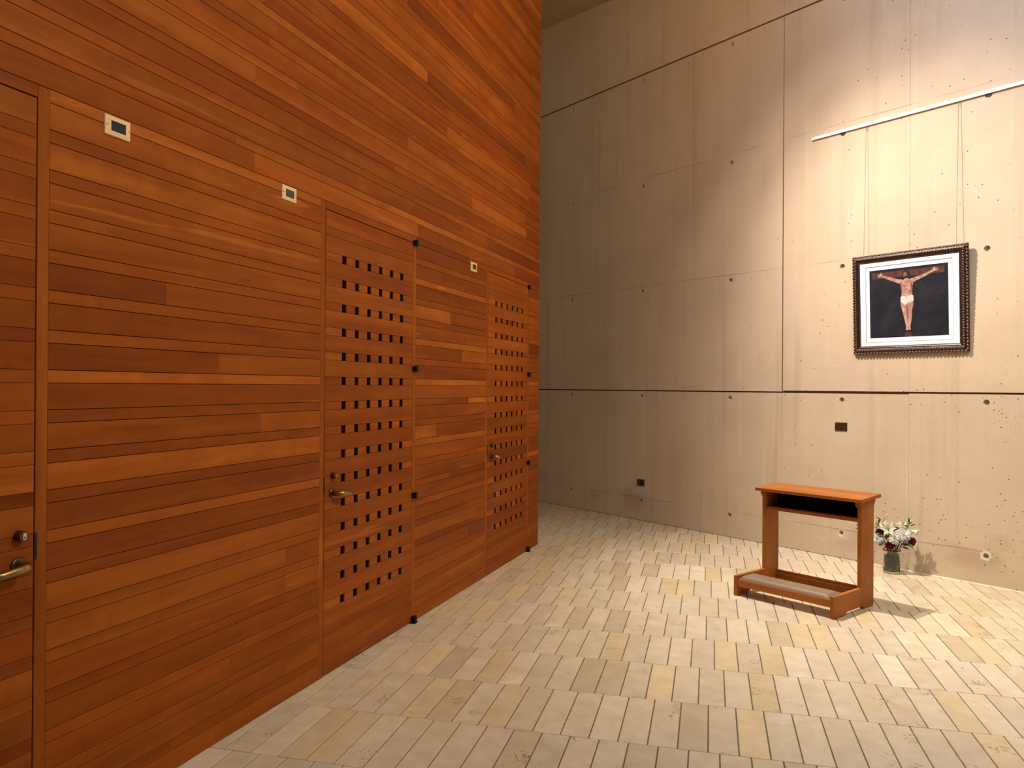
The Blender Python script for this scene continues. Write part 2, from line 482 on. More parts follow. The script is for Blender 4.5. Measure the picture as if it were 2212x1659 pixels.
# ------------------------------------------------------------------ wooden wall with its doors
NB, PER, NAR = 1.5455, 0.133, 0.0437          # bottom of a narrow course, period, narrow height
LEFT, TOPZ = -7.6, 6.34
wall_left = Geo()
wall_left.box(LEFT, -0.012, 0.075, 0.30, 0.0, TOPZ)
wall_left = struct(wall_left.build('wall_left', M['dark'], loc=W0))
wall_left.rotation_euler = (0, 0, WROT)
DOORS = {1: (-6.42, -5.391), 2: (-3.719, -2.705), 3: (-1.367, -0.359)}
ST = 0.0437
DTOP = NB + 7 * PER                            # door head: bottom of course 7
spans = [(LEFT, DOORS[1][0] - ST), (DOORS[1][1] + ST, DOORS[2][0] - ST), (DOORS[2][1] + ST, DOORS[3][0] - ST), (DOORS[3][1] + ST, 0.0)]
wrng = random.Random(5)
def wtone(v=None, hue=None):
    f = v if v is not None else max(0.62, min(1.5, wrng.gauss(1.0, 0.125)))
    h = hue if hue is not None else wrng.gauss(0, 0.05)
    if v is None and wrng.random() < 0.07: f *= 1.28; h += 0.05
    h += (f - 1) * 0.28
    return (f, f * (1 + h), f * (1 + 1.6 * h), wrng.random())
# boards the photograph lets one recognise: (span, course, index) -> [(x_end, tone), ...]
D_, L_, N_ = 0.74, 1.24, 1.0
FIX = {(1, 'n', 0): [(None, 1.42)], (1, 'w', 0): [(-4.53, 0.76), (None, 1.02)], (1, 'w', 2): [(-4.833, 0.72), (None, 1.06)],
       (1, 'w', 3): [(-4.323, 0.98), (None, 1.12)], (1, 'n', 2): [(-5.146, 1.12), (None, 0.98)], (1, 'w', 1): [(None, 0.86)],
       (1, 'n', 1): [(None, 1.0)], (1, 'w', -1): [(None, 0.92)], (1, 'n', -1): [(None, 0.86)], (1, 'w', -2): [(-4.247, 0.95), (None, 1.16)],
       (1, 'n', -2): [(-4.85, 0.86), (None, 0.97)], (1, 'w', -3): [(None, 1.26)], (1, 'n', -3): [(None, 0.84)], (1, 'w', -4): [(None, 0.86)],
       (1, 'n', -4): [(None, 1.18)], (1, 'w', -5): [(None, 0.9)], (1, 'n', -5): [(None, 0.82)], (1, 'w', -6): [(None, 1.15)],
       (1, 'n', 3): [(None, 1.02)], (1, 'w', 4): [(None, 1.03)], (1, 'n', 6): [(None, 1.0)],
       (2, 'n', 5): [(None, 1.4)], (2, 'w', -3): [(-2.338, 1.3), (None, 0.86)], (2, 'w', 5): [(None, 0.78)], (2, 'w', 6): [(None, 0.74)],
       (2, 'w', 4): [(None, 0.78)], (2, 'w', 1): [(-1.9, 0.82), (None, 1.15)], (2, 'w', -1): [(None, 1.22)]}
boards = []
for k in range(-12, 36):
    for kind in ('n', 'w'):
        z0 = NB + k * PER + (0 if kind == 'n' else NAR)
        z1 = z0 + (NAR if kind == 'n' else PER - NAR)
        if z1 < 0.02 or z0 > TOPZ: continue
        z0 = max(z0, 0.003)
        segs = [(LEFT, 0.0)] if z0 > DTOP + NAR - 0.005 else spans
        if k == 7 and kind == 'n': segs = spans
        for si, (a, b) in enumerate(segs):
            key = (si, kind, k)
            if len(segs) > 1 and key in FIX:
                x = a
                for xe, tv in FIX[key]:
                    e = b if xe is None else xe
                    boards.append((x, e, z0, z1, wtone(tv, 0.0))); x = e
                continue
            if len(segs) > 1 and si in (0, 3):
                boards.append((a, b, z0, z1, wtone())); continue
            x = a - (wrng.uniform(0.0, 1.2) if len(segs) == 1 else 0)
            while x < b - 1e-4:
                ln = wrng.uniform(1.3, 2.6) if len(segs) == 1 else wrng.choice((0.55, 0.9, 1.3, 2.2, 2.2))
                e = min(x + ln, b)
                if b - e < 0.25: e = b
                boards.append((max(x, a), e, z0, z1, wtone())); x = e
def bvis(b): return shown([wpt(b[0], b[2]), wpt(b[1], b[2]), wpt(b[1], b[3]), wpt(b[0], b[3])]) if b[0] > -6.6 else shown([wpt(max(b[0], -6.0), b[2]), wpt(b[1], b[2]), wpt(b[1], b[3]), wpt(max(b[0], -6.0), b[3])]) if b[1] > -5.9 else 0
boards.sort(key=lambda b: -bvis(b))
GAP = 0.0010
def board_into(g, b):
    g.board(b[0] + 0.0002, b[1] - 0.0002, b[2] + GAP, b[3] - GAP, 0.0, 0.022, 0.0012, b[4], chx=0.0002)
for b in boards[:298]:
    g = Geo(); board_into(g, b); g.build('board', M['cherry'], wall_left, recalc=False)
g = Geo()
for b in boards[298:]: board_into(g, b)
o = g.build('outlying_boards', M['cherry'], wall_left, recalc=False); o['kind'] = 'stuff'
g = Geo()
g.board(0.0, 0.28, 0.0, TOPZ, 0, 0.012, 0.001, wtone(0.95, 0))
e = g.build('end_panel', M['cherry_v'], wall_left, recalc=False)
e.rotation_euler = (0, 0, R(90)); e.location = (0.0, 0.022, 0)

LOCK_Z, LEVER_Z = 1.058, 0.964
def make_door(n, holes, lever_dir):
    x0, x1 = DOORS[n]; wd = x1 - x0
    d = struct(empty('door_%d' % n, wpt(x0, 0), WROT))
    for a, b in ((-ST, 0.0), (wd, wd + ST)):          # jamb strips
        g = Geo(); g.board(a + GAP, b - (0.002 if a < 0 else 0), 0.002, DTOP + (NAR if n != 1 else NAR) - GAP, 0.0, 0.06, 0.0012, wtone(1.03, 0.06))
        g.build('jamb', M['cherry_v'], d, recalc=False)
    g = Geo(); g.board(0.0004, wd - 0.0004, DTOP + 0.0025, DTOP + NAR - GAP, 0.0, 0.06, 0.0012, wtone(1.02 if n > 1 else 0.86, 0.0))
    g.build('head', M['cherry'], d, recalc=False)
    g = Geo()
    top = DTOP - 0.002
    gx = 0.004 if n == 1 else 0.0025
    rng_rows = range(-12, 7)
    hole_off = [0.1865 + 0.1345 * i for i in range(6)]; HW = 0.0222
    for k in rng_rows:
        for kind in ('n', 'w'):
            z0 = NB + k * PER + (0 if kind == 'n' else NAR); z1 = z0 + (NAR if kind == 'n' else PER - NAR)
            if z1 < 0.02: continue
            z0 = max(z0, 0.008)
            if kind == 'n' and holes and -9 <= k <= 5:
                xs = [gx] + [q for h_ in hole_off for q in (h_ - HW, h_ + HW)] + [wd - gx]
                for i in range(7):
                    g = Geo(); g.board(xs[2 * i], xs[2 * i + 1], z0 + GAP * 0.6, z1 - GAP * 0.6, 0.0, 0.006, 0.0006, wtone(wrng.gauss(1.06, 0.11)))
                    g.build('block', M['cherry'], d, recalc=False)
            else:
                tv = wrng.gauss(0.97, 0.10)
                if n == 1 and kind == 'n' and k in (4, -2): tv = 1.25
                if n == 1 and kind == 'w' and k == -3: tv = 1.35
                g = Geo(); g.board(gx, wd - gx, z0 + GAP * 0.6, min(z1, top) - GAP * 0.6, 0.0, 0.05, 0.0009, wtone(tv))
                g.build('board', M['cherry'], d, recalc=False)
    g = Geo(); g.box(0.006, wd - 0.006, 0.0505, 0.056, 0.01, top); g.build('backing', M['dark'], d, recalc=False)
    if holes:
        g = Geo()
        for k in range(-9, 6):
            z0 = NB + k * PER; g.box(0.006, wd - 0.006, 0.0085, 0.012, z0 + 0.001, z0 + NAR - 0.001)
        o = g.build('hole_backing', M['dark'], d, recalc=False); o['kind'] = 'stuff'  # dark strips close behind the holes, so they look black
    # lock cylinder, strike plate and lever
    lx = wd - 0.058 if lever_dir < 0 else 0.075
    g = Geo(); g.lathe([(0.0, 0.0), (0.017, 0.0), (0.017, -0.026), (0.0155, -0.029), (0.0, -0.029)], 20, (lx, 0, LOCK_Z), 'Y', False)
    lk = g.build('lock_cylinder', M['dark_bronze'], d, smooth=False, bevel=0)
    if n == 1:
        pts = []
        for i in range(20):
            a = 2 * math.pi * i / 20
            pts.append((lx + 0.0068 * math.cos(a) * (1 if abs(math.sin(a)) > 0.25 else 0.78), LOCK_Z + 0.0115 * math.sin(a)))
        g = Geo(); g.prism(pts, 1, -0.0305, -0.028); g.build('lock_core', M['steel'], lk)
        g = Geo(); g.box(lx - 0.0012, lx + 0.0012, -0.0309, -0.030, LOCK_Z - 0.0085, LOCK_Z - 0.002); g.lathe([(0.0022, -0.0309), (0.0022, -0.030)], 10, (lx, 0, LOCK_Z - 0.002), 'Y')
        g.build('keyhole', M['dark'], lk)
    else:
        g = Geo(); g.lathe([(0.0105, -0.0305), (0.0105, -0.028)], 16, (lx, 0, LOCK_Z), 'Y'); g.build('lock_core', M['bronze'], lk)
    sx = wd if lever_dir < 0 else -0.003
    g = Geo(); g.box(sx - 0.003, sx + 0.008, -0.003, 0.012, 0.972, 1.058); g.box(sx + 0.001, sx + 0.005, -0.0045, 0.0, 0.988, 1.00)
    g.build('strike_plate', M['black_metal'], d, bevel=0.0015)
    g = Geo(); g.lathe([(0.0, 0.0), (0.026, 0.0), (0.026, -0.007), (0.023, -0.010), (0.0, -0.010)], 24, (lx, 0, LEVER_Z), 'Y', False)
    lv = g.build('lever_rose', M['dark_bronze'], d)
    s_ = lever_dir
    pts = [(lx, -0.008, LEVER_Z), (lx, -0.03, LEVER_Z), (lx, -0.050, LEVER_Z), (lx + s_ * 0.008, -0.060, LEVER_Z), (lx + s_ * 0.024, -0.063, LEVER_Z - 0.001),
           (lx + s_ * 0.06, -0.063, LEVER_Z - 0.004), (lx + s_ * 0.095, -0.060, LEVER_Z - 0.008), (lx + s_ * 0.118, -0.058, LEVER_Z - 0.010)]
    g = Geo(); g.tube(pts, [0.0095, 0.0095, 0.0095, 0.0100, 0.0100, 0.0095, 0.0085, 0.0065], 14, flat=1.45)
    g.build('lever_handle', M['bronze'], lv, smooth=True)
    if holes:
        for z in (DTOP - 0.002, 1.655, 0.829, 0.024):
            hx = wd + 0.018
            g = Geo()
            g.lathe([(0.0, -0.021), (0.0125, -0.021), (0.0135, -0.018), (0.0135, -0.0015), (0.011, -0.0015), (0.011, 0.0015), (0.0135, 0.0015), (0.0135, 0.018), (0.0125, 0.021), (0.0, 0.021)], 16, (hx, -0.020, z), 'Z', False)
            g.box(hx - 0.022, hx + 0.006, -0.012, 0.001, z - 0.016, z + 0.016)
            if z < 0.1: g.box(hx - 0.03, hx + 0.014, -0.036, 0.001, 0.001, 0.007)
            g.build('hinge', M['black_metal'], d)
    return d
make_door(1, False, -1)
make_door(2, True, 1)
make_door(3, True, 1)

# ------------------------------------------------------------------ concrete wall: panels with recessed joints and tie holes
wall_right = Geo()
wall_right.box(-7.0, 6.0, 0.022, 0.45, 0.0, 8.2)
wall_right = struct(wall_right.build('wall_right', M['joint'], loc=C0))
wall_right.rotation_euler = (0, 0, CROT)
TIE_X = [-5.18, -3.96, -2.744, -1.531, -0.304, 0.916, 2.120, 3.335, 4.55]
TIE_Z = [0.229, 1.440, 2.656, 3.873, 5.099, 6.31]
HR, HD = 0.0235, 0.023
def panel(x0, x1, z0, z1):
    D = 0.03
    hs = [(hx, hz) for hx in TIE_X for hz in TIE_Z if x0 + 0.05 < hx < x1 - 0.05 and z0 + 0.04 < hz < z1 - 0.04]
    A = 0.035
    xs = sorted({x0, x1} | {q for h in hs for q in (h[0] - A, h[0] + A)})
    zs = sorted({z0, z1} | {q for h in hs for q in (h[1] - A, h[1] + A)})
    g = Geo()
    for i in range(len(xs) - 1):
        for j in range(len(zs) - 1):
            a, b, c, d = xs[i], xs[i + 1], zs[j], zs[j + 1]
            hit = [h for h in hs if abs(h[0] - (a + b) / 2) < 1e-4 and abs(h[1] - (c + d) / 2) < 1e-4]
            if not hit:
                g.add([(a, 0, c), (b, 0, c), (b, 0, d), (a, 0, d)], [(0, 1, 2, 3)]); continue
            hx, hz = hit[0]; n = 24; v = []
            for r_i in range(3):
                for q in range(n):
                    t = 2 * math.pi * q / n; cx, sz = math.cos(t), math.sin(t)
                    if r_i == 0:
                        mxx = max(abs(cx), abs(sz)); v.append((hx + A * cx / mxx, 0, hz + A * sz / mxx))
                    elif r_i == 1: v.append((hx + HR * cx, 0, hz + HR * sz))
                    else: v.append((hx + HR * 0.86 * cx, HD, hz + HR * 0.86 * sz))
            f = []
            for r_i in range(2):
                for q in range(n):
                    p = (q + 1) % n; f.append((r_i * n + q, r_i * n + p, (r_i + 1) * n + p, (r_i + 1) * n + q))
            g.add(v, f)
    for (ax, az, bx, bz) in ((x0, z0, x1, z0), (x1, z0, x1, z1), (x1, z1, x0, z1), (x0, z1, x0, z0)):
        g.add([(ax, 0, az), (ax, D, az), (bx, D, bz), (bx, 0, bz)], [(0, 1, 2, 3)])
    bm_o = g.build('concrete_panel', M['concrete'], wall_right, recalc=False)
    bm = bmesh.new(); bm.from_mesh(bm_o.data)
    bmesh.ops.remove_doubles(bm, verts=bm.verts, dist=1e-5)
    bmesh.ops.recalc_face_normals(bm, faces=bm.faces)
    # make sure the big front faces look out of the wall (-y)
    if sum(f.normal.y * f.calc_area() for f in bm.faces) > 0: bmesh.ops.reverse_faces(bm, faces=bm.faces)
    bm.to_mesh(bm_o.data); bm.free()
    for hx, hz in hs:
        if hx > -3.2:
            g = Geo(); g.lathe([(HR * 0.86, HD), (HR * 0.8, HD - 0.0025), (HR * 0.3, HD - 0.001), (0.0, HD - 0.001)], 14, (hx, 0, hz), 'Y', False)
            g.build('tie_plug', M['plug'], bm_o)
h_ = 0.0016
JL, JU, JV = 0.0085, 0.009, 0.008
LZ, LZ2, UZ = 1.505, 1.513, 5.172
V1, V2, V3 = -2.138, 0.308, 1.518
panel(-7.0, V1 - 0.003, 0.004, LZ - JL); panel(V1 + 0.003, V3 - h_ * 0.6, 0.004, LZ - JL); panel(V3 + h_ * 0.6, 6.0, 0.004, LZ2 - JL - 0.001)
panel(-7.0, V1 - 0.003, LZ + JL * 0.6, UZ - JU); panel(V1 + 0.003, V2 - JV, LZ + JL * 0.6, UZ - JU)
panel(V2 + JV * 0.4, V3 - h_ * 0.6, LZ2 + JL * 0.7, UZ - JU); panel(V3 + h_ * 0.6, 6.0, LZ2 + JL * 0.7, UZ - JU)
panel(-7.0, V1 - 0.003, UZ + JU, 8.2); panel(V1 + 0.003, 6.0, UZ + JU, 8.2)

# sealant bead along the foot of the concrete
g = Geo(); g.prism([(-0.010, 0.0), (0.0, 0.0), (0.0, 0.004), (-0.003, 0.0035)], 0, 1.2, 5.9)
tr = struct(g.build('trim_1', M['sealant'], loc=C0)); tr.rotation_euler = (0, 0, CROT)

# ceiling soffit over the far end (it falls slightly to the right)
g = Geo()
def cz(s): return 6.345 - 0.0775 * (s + 3.356)
v = []
for s in (-7.0, 0.9):
    for y in (0.0, -6.5):
        v += [(s, y, cz(s)), (s, y, cz(s) + 0.25)]
g.add(v, [(0, 2, 6, 4), (1, 5, 7, 3), (0, 1, 3, 2), (4, 6, 7, 5), (0, 4, 5, 1), (2, 3, 7, 6)])
ce = struct(g.build('ceiling', M['concrete_plain'], loc=C0)); ce.rotation_euler = (0, 0, CROT)

# ------------------------------------------------------------------ kneeler
kn = empty('kneeler', (2.158, 5.19, 0), R(-50.4))
tag(kn, 'cherry wood kneeler with a book shelf and a taupe padded kneeling board', 'kneeler')
KW, KD = 0.782, 0.552
T1 = (1, 1, 1, 0.2)
def kside(x0, x1):
    poly = [(0.0, 0.0), (0.15, 0.0), (0.175, 0.019), (0.39, 0.019), (0.415, 0.0), (KD, 0.0), (KD, 0.757), (0.372, 0.748), (0.372, 0.146), (0.0, 0.146)]
    g = Geo(); g.prism(poly, 0, x0, x1, (1, 1, 1, random.random()))
    return g.build('side_panel', M['kneeler_z'], kn, bevel=0.0015)
kside(-0.030, 0.0); kside(-KW, -KW + 0.030)
L0, L1 = -KW + 0.030, -0.030
def kbox(name, x0, x1, y0, y1, z0, z1, mat='kneeler_x', bv=0.0015, tone=1.0, par=None):
    g = Geo(); g.box(x0, x1, y0, y1, z0, z1, (tone, tone, tone, random.random()))
    return g.build(name, M[mat], par or kn, bevel=bv)
kbox('front_rail', L0, L1, 0.004, 0.026, 0.070, 0.120)
kbox('kneeling_board', L0, L1, 0.026, 0.185, 0.100, 0.118)
br = kbox('back_rail', L0, L1, KD - 0.024, KD - 0.004, 0.045, 0.118)
kbox('rail_moulding', L0, L1, KD - 0.030, KD - 0.024, 0.085, 0.104, par=br)
kbox('shelf', L0, L1, 0.378, KD - 0.004, 0.604, 0.628)
kbox('back_panel', L0, L1, KD - 0.016, KD - 0.004, 0.628, 0.752, tone=0.6)
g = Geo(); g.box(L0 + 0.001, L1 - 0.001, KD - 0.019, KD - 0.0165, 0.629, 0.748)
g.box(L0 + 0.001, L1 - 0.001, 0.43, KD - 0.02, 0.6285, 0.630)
g.build('shelf_dark_sheets', M['dark'], kn)  # black sheets over the shelf's back and floor, so its inside looks black
# top board, tilted up towards the back
g = Geo()
x0, x1 = -KW - 0.028, 0.028
ya, yb = 0.315, 0.605; za, zb = 0.748, 0.766
v = []
for x in (x0, x1):
    v += [(x, ya, za), (x, yb, zb), (x, yb - 0.002, zb + 0.024), (x, ya - 0.002, za + 0.024)]
g.add(v, [(0, 1, 2, 3), (4, 7, 6, 5), (0, 4, 5, 1), (1, 5, 6, 2), (2, 6, 7, 3), (3, 7, 4, 0)], (1.0, 0.98, 0.95, 0.3))
g.build('top_board', M['kneeler_x'], kn, bevel=0.002)
# stepped capital mouldings, front and back of each upright
for xa, xb in ((-0.036, 0.0), (-KW, -KW + 0.036)):
    for yf, sgn in ((0.372, -1), (KD, 1)):
        zt = 0.748 if sgn < 0 else 0.757
        g = Geo()
        for out, z0, z1 in ((0.024, zt - 0.024, zt + 0.001), (0.012, zt - 0.042, zt - 0.024)):
            g.box(xa, xb, min(yf, yf + sgn * out), max(yf, yf + sgn * out), z0, z1, (0.95, 0.95, 0.95, 0.4))
        g.build('capital', M['kneeler_x'], kn, bevel=0.001)
# cushion: domed pad
rows = []
nx, ny = 28, 12
for j in range(ny + 1):
    row = []
    for i in range(nx + 1):
        u_, v_ = i / nx, j / ny
        x = L0 + 0.004 + u_ * (L1 - L0 - 0.008); y = 0.008 + v_ * 0.172
        ed = min(u_, 1 - u_) * 15; fy = min(v_, 1 - v_) * 4.6
        hgt = 0.031 * (1 - (1 - min(1, ed)) ** 3) * (1 - (1 - min(1, fy)) ** 3.0) ** 0.8
        row.append((x, y, 0.1195 + hgt))
    rows.append(row)
g = Geo(); g.grid(rows)
nb = len(g.v)
ring = [i for i in range(nx + 1)] + [(nx + 1) * j + nx for j in range(1, ny + 1)] + [(nx + 1) * ny + i for i in range(nx - 1, -1, -1)] + [(nx + 1) * j for j in range(ny - 1, 0, -1)]
g.v += [(g.v[i][0], g.v[i][1], 0.118) for i in ring]; g.t += [T1] * len(ring)
for a in range(len(ring)):
    b = (a + 1) % len(ring); g.f.append((ring[a], ring[b], nb + b, nb + a))
g.f.append(tuple(nb + a for a in range(len(ring))))
g.build('cushion', M['vinyl'], kn, smooth=True)
for x in (-0.015, -KW + 0.015):
    for y in (0.06, KD - 0.06):
        g = Geo(); g.lathe([(0.010, -0.0), (0.010, 0.004)], 12, (x, y, 0.0), 'Z'); 
        g.build('glide', M['rubber'], kn)
for o in list(kn.children):
    if o.name.startswith('glide'): continue
    o.location.z = 0.003

# ------------------------------------------------------------------ framed painting
PW, PH = 0.961, 0.866
tilt = math.asin(0.034 / PH)
pic_loc = C0 + CD * 1.5205 + Vector((CD.y, -CD.x, 0)) * 0.0 + Vector((0, 0, 1.848))
pic = empty('framed_painting', pic_loc + Vector((CD.y, -CD.x, 0)) * 0.0, CROT)
tag(pic, 'square painting of a crucified figure, white mat and carved dark frame, on concrete wall', 'painting')
tilt_e = tilt
def tl(x, y, z):
    """picture space: x centred, y towards the wall (0 = back of frame), z up; leans forward at the top"""
    c, s = math.cos(tilt_e), math.sin(tilt_e)
    return (x, y * c - z * s, z * c + y * s)
class PGeo(Geo):
    def build(s, *a, **k):
        s.v = [tl(*p) for p in s.v]; return Geo.build(s, *a, **k)
def frame_sweep(prof, w_, h__, g):
    """sweep profile (inset, y) around rectangle"""
    cs = [(-w_ / 2, 0, 1, 1), (w_ / 2, 0, -1, 1), (w_ / 2, h__, -1, -1), (-w_ / 2, h__, 1, -1)]
    n = len(prof); v = []
    for cx, cz_, ix, iz in cs:
        for ins, y in prof: v.append((cx + ix * ins, y, cz_ + iz * ins))
    f = []
    for a in range(4):
        b = (a + 1) % 4
        for i in range(n):
            j = (i + 1) % n
            f.append((a * n + i, b * n + i, b * n + j, a * n + j))
    g.add(v, f)
def frame_mat():
    mt, nt, b = new_mat('carved_mahogany'); n = N(nt)
    tc = n.node('ShaderNodeTexCoord').outputs['Object']
    f = n.noise(tc, 45, 3, 0.6)
    c = n.ramp(f, [(0.35, (0.010, 0.004, 0.003)), (0.6, (0.026, 0.010, 0.007)), (0.8, (0.07, 0.03, 0.02))])
    n.link(c, b.inputs['Base Color']); b.inputs['Roughness'].default_value = 0.34
    b.inputs['Specular IOR Level'].default_value = 0.6
    n.link(n.bump(f, 0.4, 0.003), b.inputs['Normal'])
    return mt
M['frame'] = frame_mat()
M['frame_highlight'] = plain('highlight_tinted_carving', (0.30, 0.16, 0.11), 0.3, 0.35, mottled=0.55, scale=70)  # pinkish highlights of the carving put into a lighter colour
g = PGeo()
frame_sweep([(0.0, 0.0), (0.0, -0.020), (0.004, -0.024), (0.010, -0.025), (0.022, -0.033), (0.032, -0.036), (0.042, -0.033), (0.048, -0.028), (0.056, -0.027), (0.060, -0.025), (0.0685, -0.022), (0.070, -0.019), (0.070, -0.004), (0.062, 0.0)], PW, PH, g)
fr = g.build('frame', M['frame'], pic, smooth=False, bevel=0)
def around(w_, h__, inset, step, fn):
    w2, h2 = w_ - 2 * inset, h__ - 2 * inset
    for (ax, az, bx, bz) in ((-w2 / 2, inset, w2 / 2, inset), (w2 / 2, inset, w2 / 2, h__ - inset), (w2 / 2, h__ - inset, -w2 / 2, h__ - inset), (-w2 / 2, h__ - inset, -w2 / 2, inset)):
        L = math.hypot(bx - ax, bz - az); n = max(1, round(L / step))
        for i in range(n):
            t = (i + 0.5) / n
            fn(ax + (bx - ax) * t, az + (bz - az) * t, (bx - ax) / L, (bz - az) / L, i)
g = PGeo()
def leafbead(x, z, dx, dz, i):                       # carved bosses on the outer swell
    a = 0.0125; b = 0.0065; y = -0.0235; v = []; f = []
    sk = 0.45 if i % 2 else -0.45
    for r_, hgt in ((1.0, 0.0), (0.7, -0.008), (0.0, -0.011)):
        for q in range(8):
            t = 2 * math.pi * q / 8; pa, pb = a * r_ * math.cos(t), b * r_ * math.sin(t) + sk * a * r_ * math.cos(t) * 0.5
            v.append((x + dx * pa - dz * pb, y + hgt, z + dz * pa + dx * pb))
    for k in range(2):
        for q in range(8):
            p = (q + 1) % 8; f.append((k * 8 + q, k * 8 + p, (k + 1) * 8 + p, (k + 1) * 8 + q))
    g.add(v, f)
around(PW, PH, 0.0085, 0.0275, leafbead)
o = g.build('carving', M['frame_highlight'], fr, smooth=True); o['kind'] = 'stuff'
g = PGeo()
def rope(x, z, dx, dz, i):                           # diagonal strands over the crest of the moulding
    a = 0.013; b = 0.0045; v = []; f = []
    for r_, hgt in ((1.0, -0.031), (0.65, -0.0375), (0.0, -0.0395)):
        for q in range(6):
            t = 2 * math.pi * q / 6; pa0, pb0 = a * r_ * math.cos(t), b * r_ * math.sin(t)
            pa = pa0 * 0.75 - pb0 * 0.66; pb = pa0 * 0.66 + pb0 * 0.75
            v.append((x + dx * pa - dz * pb, hgt, z + dz * pa + dx * pb))
    for k in range(2):
        for q in range(6):
            p = (q + 1) % 6; f.append((k * 6 + q, k * 6 + p, (k + 1) * 6 + p, (k + 1) * 6 + q))
    g.add(v, f)
around(PW, PH, 0.032, 0.021, rope)
o = g.build('rope_carving', M['frame_highlight'], fr, smooth=True); o['kind'] = 'stuff'
g = PGeo()
def tiny(x, z, dx, dz, i):
    r_ = 0.0035; v = [(x - r_, -0.0225, z), (x, -0.0225, z - r_), (x + r_, -0.0225, z), (x, -0.0225, z + r_), (x, -0.0275, z)]
    g.add(v, [(0, 1, 4), (1, 2, 4), (2, 3, 4), (3, 0, 4)])
around(PW, PH, 0.064, 0.0115, tiny)
o = g.build('bead_row', M['frame_highlight'], fr, smooth=True); o['kind'] = 'stuff'
IX0, IX1, IZ0, IZ1 = -0.328, 0.328, 0.138, 0.728
def ringplate(name, ox0, ox1, oz0, oz1, ix0, ix1, iz0, iz1, yf, yb, mat):
    g = PGeo()
    v = []
    for y in (yf, yb):
        v += [(ox0, y, oz0), (ox1, y, oz0), (ox1, y, oz1), (ox0, y, oz1), (ix0, y, iz0), (ix1, y, iz0), (ix1, y, iz1), (ix0, y, iz1)]
    f = []
    for i in range(4):
        j = (i + 1) % 4
        f += [(i, j, 4 + j, 4 + i), (8 + j, 8 + i, 12 + i, 12 + j), (i, 8 + i, 8 + j, j), (4 + i, 4 + j, 12 + j, 12 + i)]
    g.add(v, f)
    return g.build(name, M[mat], pic)
ringplate('mat_board', -PW / 2 + 0.06, PW / 2 - 0.06, 0.06, PH - 0.06, IX0 - 0.034, IX1 + 0.034, IZ0 - 0.034, IZ1 + 0.034, -0.0200, -0.016, 'mat')
ringplate('inner_mat', IX0 - 0.04, IX1 + 0.04, IZ0 - 0.04, IZ1 + 0.04, IX0, IX1, IZ0, IZ1, -0.0175, -0.015, 'mat')
ringplate('mat_bevel', IX0 - 0.037, IX1 + 0.037, IZ0 - 0.037, IZ1 + 0.037, IX0 - 0.0335, IX1 + 0.0335, IZ0 - 0.0335, IZ1 + 0.0335, -0.0206, -0.018, 'mat_edge')
g = PGeo(); g.box(IX0 - 0.02, IX1 + 0.02, -0.015, -0.012, IZ0 - 0.02, IZ1 + 0.02)
def canvas_mat():
    mt, nt, b = new_mat('painted_dark_ground'); n = N(nt)
    tc = n.node('ShaderNodeTexCoord').outputs['Object']
    f = n.noise(tc, 5, 4, 0.6)
    c = n.ramp(f, [(0.3, (0.010, 0.010, 0.015)), (0.55, (0.018, 0.018, 0.026)), (0.75, (0.030, 0.032, 0.036))])
    n.link(c, b.inputs['Base Color']); b.inputs['Roughness'].default_value = 0.85; b.inputs['Specular IOR Level'].default_value = 0.15
    return mt
M['canvas'] = canvas_mat()
canvas = g.build('canvas', M['canvas'], pic)
def paint(name, polys, mat, y):
    g = PGeo()
    for poly in polys:
        pts = [(IX0 + u_ * (IX1 - IX0), y, IZ1 - v_ * (IZ1 - IZ0)) for u_, v_ in poly]
        g.add(pts, [tuple(range(len(pts)))])
    return g.build(name, M[mat], canvas, recalc=False)
M['p_beam'] = plain('painted_beam', (0.075, 0.026, 0.020), 0.5, mottled=0.5, scale=25)
def flesh_mat():
    mt, nt, b = new_mat('painted_flesh'); n = N(nt)
    tc = n.node('ShaderNodeTexCoord').outputs['Object']
    f = n.noise(tc, 22, 3, 0.6)
    c = n.ramp(f, [(0.3, (0.26, 0.12, 0.09)), (0.55, (0.50, 0.28, 0.215)), (0.75, (0.66, 0.44, 0.37))])
    n.link(c, b.inputs['Base Color']); b.inputs['Roughness'].default_value = 0.5
    return mt
M['p_flesh'] = flesh_mat()
M['p_cloth'] = plain('painted_cloth', (0.74, 0.60, 0.54), 0.6, mottled=0.2, scale=45)
M['p_hair'] = plain('painted_hair', (0.020, 0.010, 0.008), 0.5, mottled=0.4)
M['p_shade'] = plain('painted_flesh_shade', (0.22, 0.09, 0.06), 0.5, mottled=0.3)
def strip(pts):
    """limb outline from centre points with half-widths"""
    a = []; b = []
    for i, (x, y, w_) in enumerate(pts):
        p, q = pts[max(0, i - 1)], pts[min(len(pts) - 1, i + 1)]
        dx, dy = q[0] - p[0], q[1] - p[1]; L = math.hypot(dx, dy)
        a.append((x - dy / L * w_, y + dx / L * w_)); b.append((x + dy / L * w_, y - dx / L * w_))
    return a + b[::-1]
def quads(pts):
    a = strip(pts); n = len(pts); out = []
    for i in range(n - 1): out.append([a[i], a[i + 1], a[2 * n - 2 - i], a[2 * n - 1 - i]])
    return out
paint('painted_crossbeam', [[(0.035, 0.040), (0.955, 0.035), (0.955, 0.125), (0.035, 0.130)]], 'p_beam', -0.01515)
paint('painted_post', [[(0.46, 0.93), (0.54, 0.93), (0.545, 1.0), (0.455, 1.0)]], 'p_beam', -0.01515)
figp = quads([(0.165, 0.095, 0.014), (0.22, 0.118, 0.017), (0.29, 0.150, 0.022), (0.37, 0.185, 0.026), (0.43, 0.205, 0.034)])
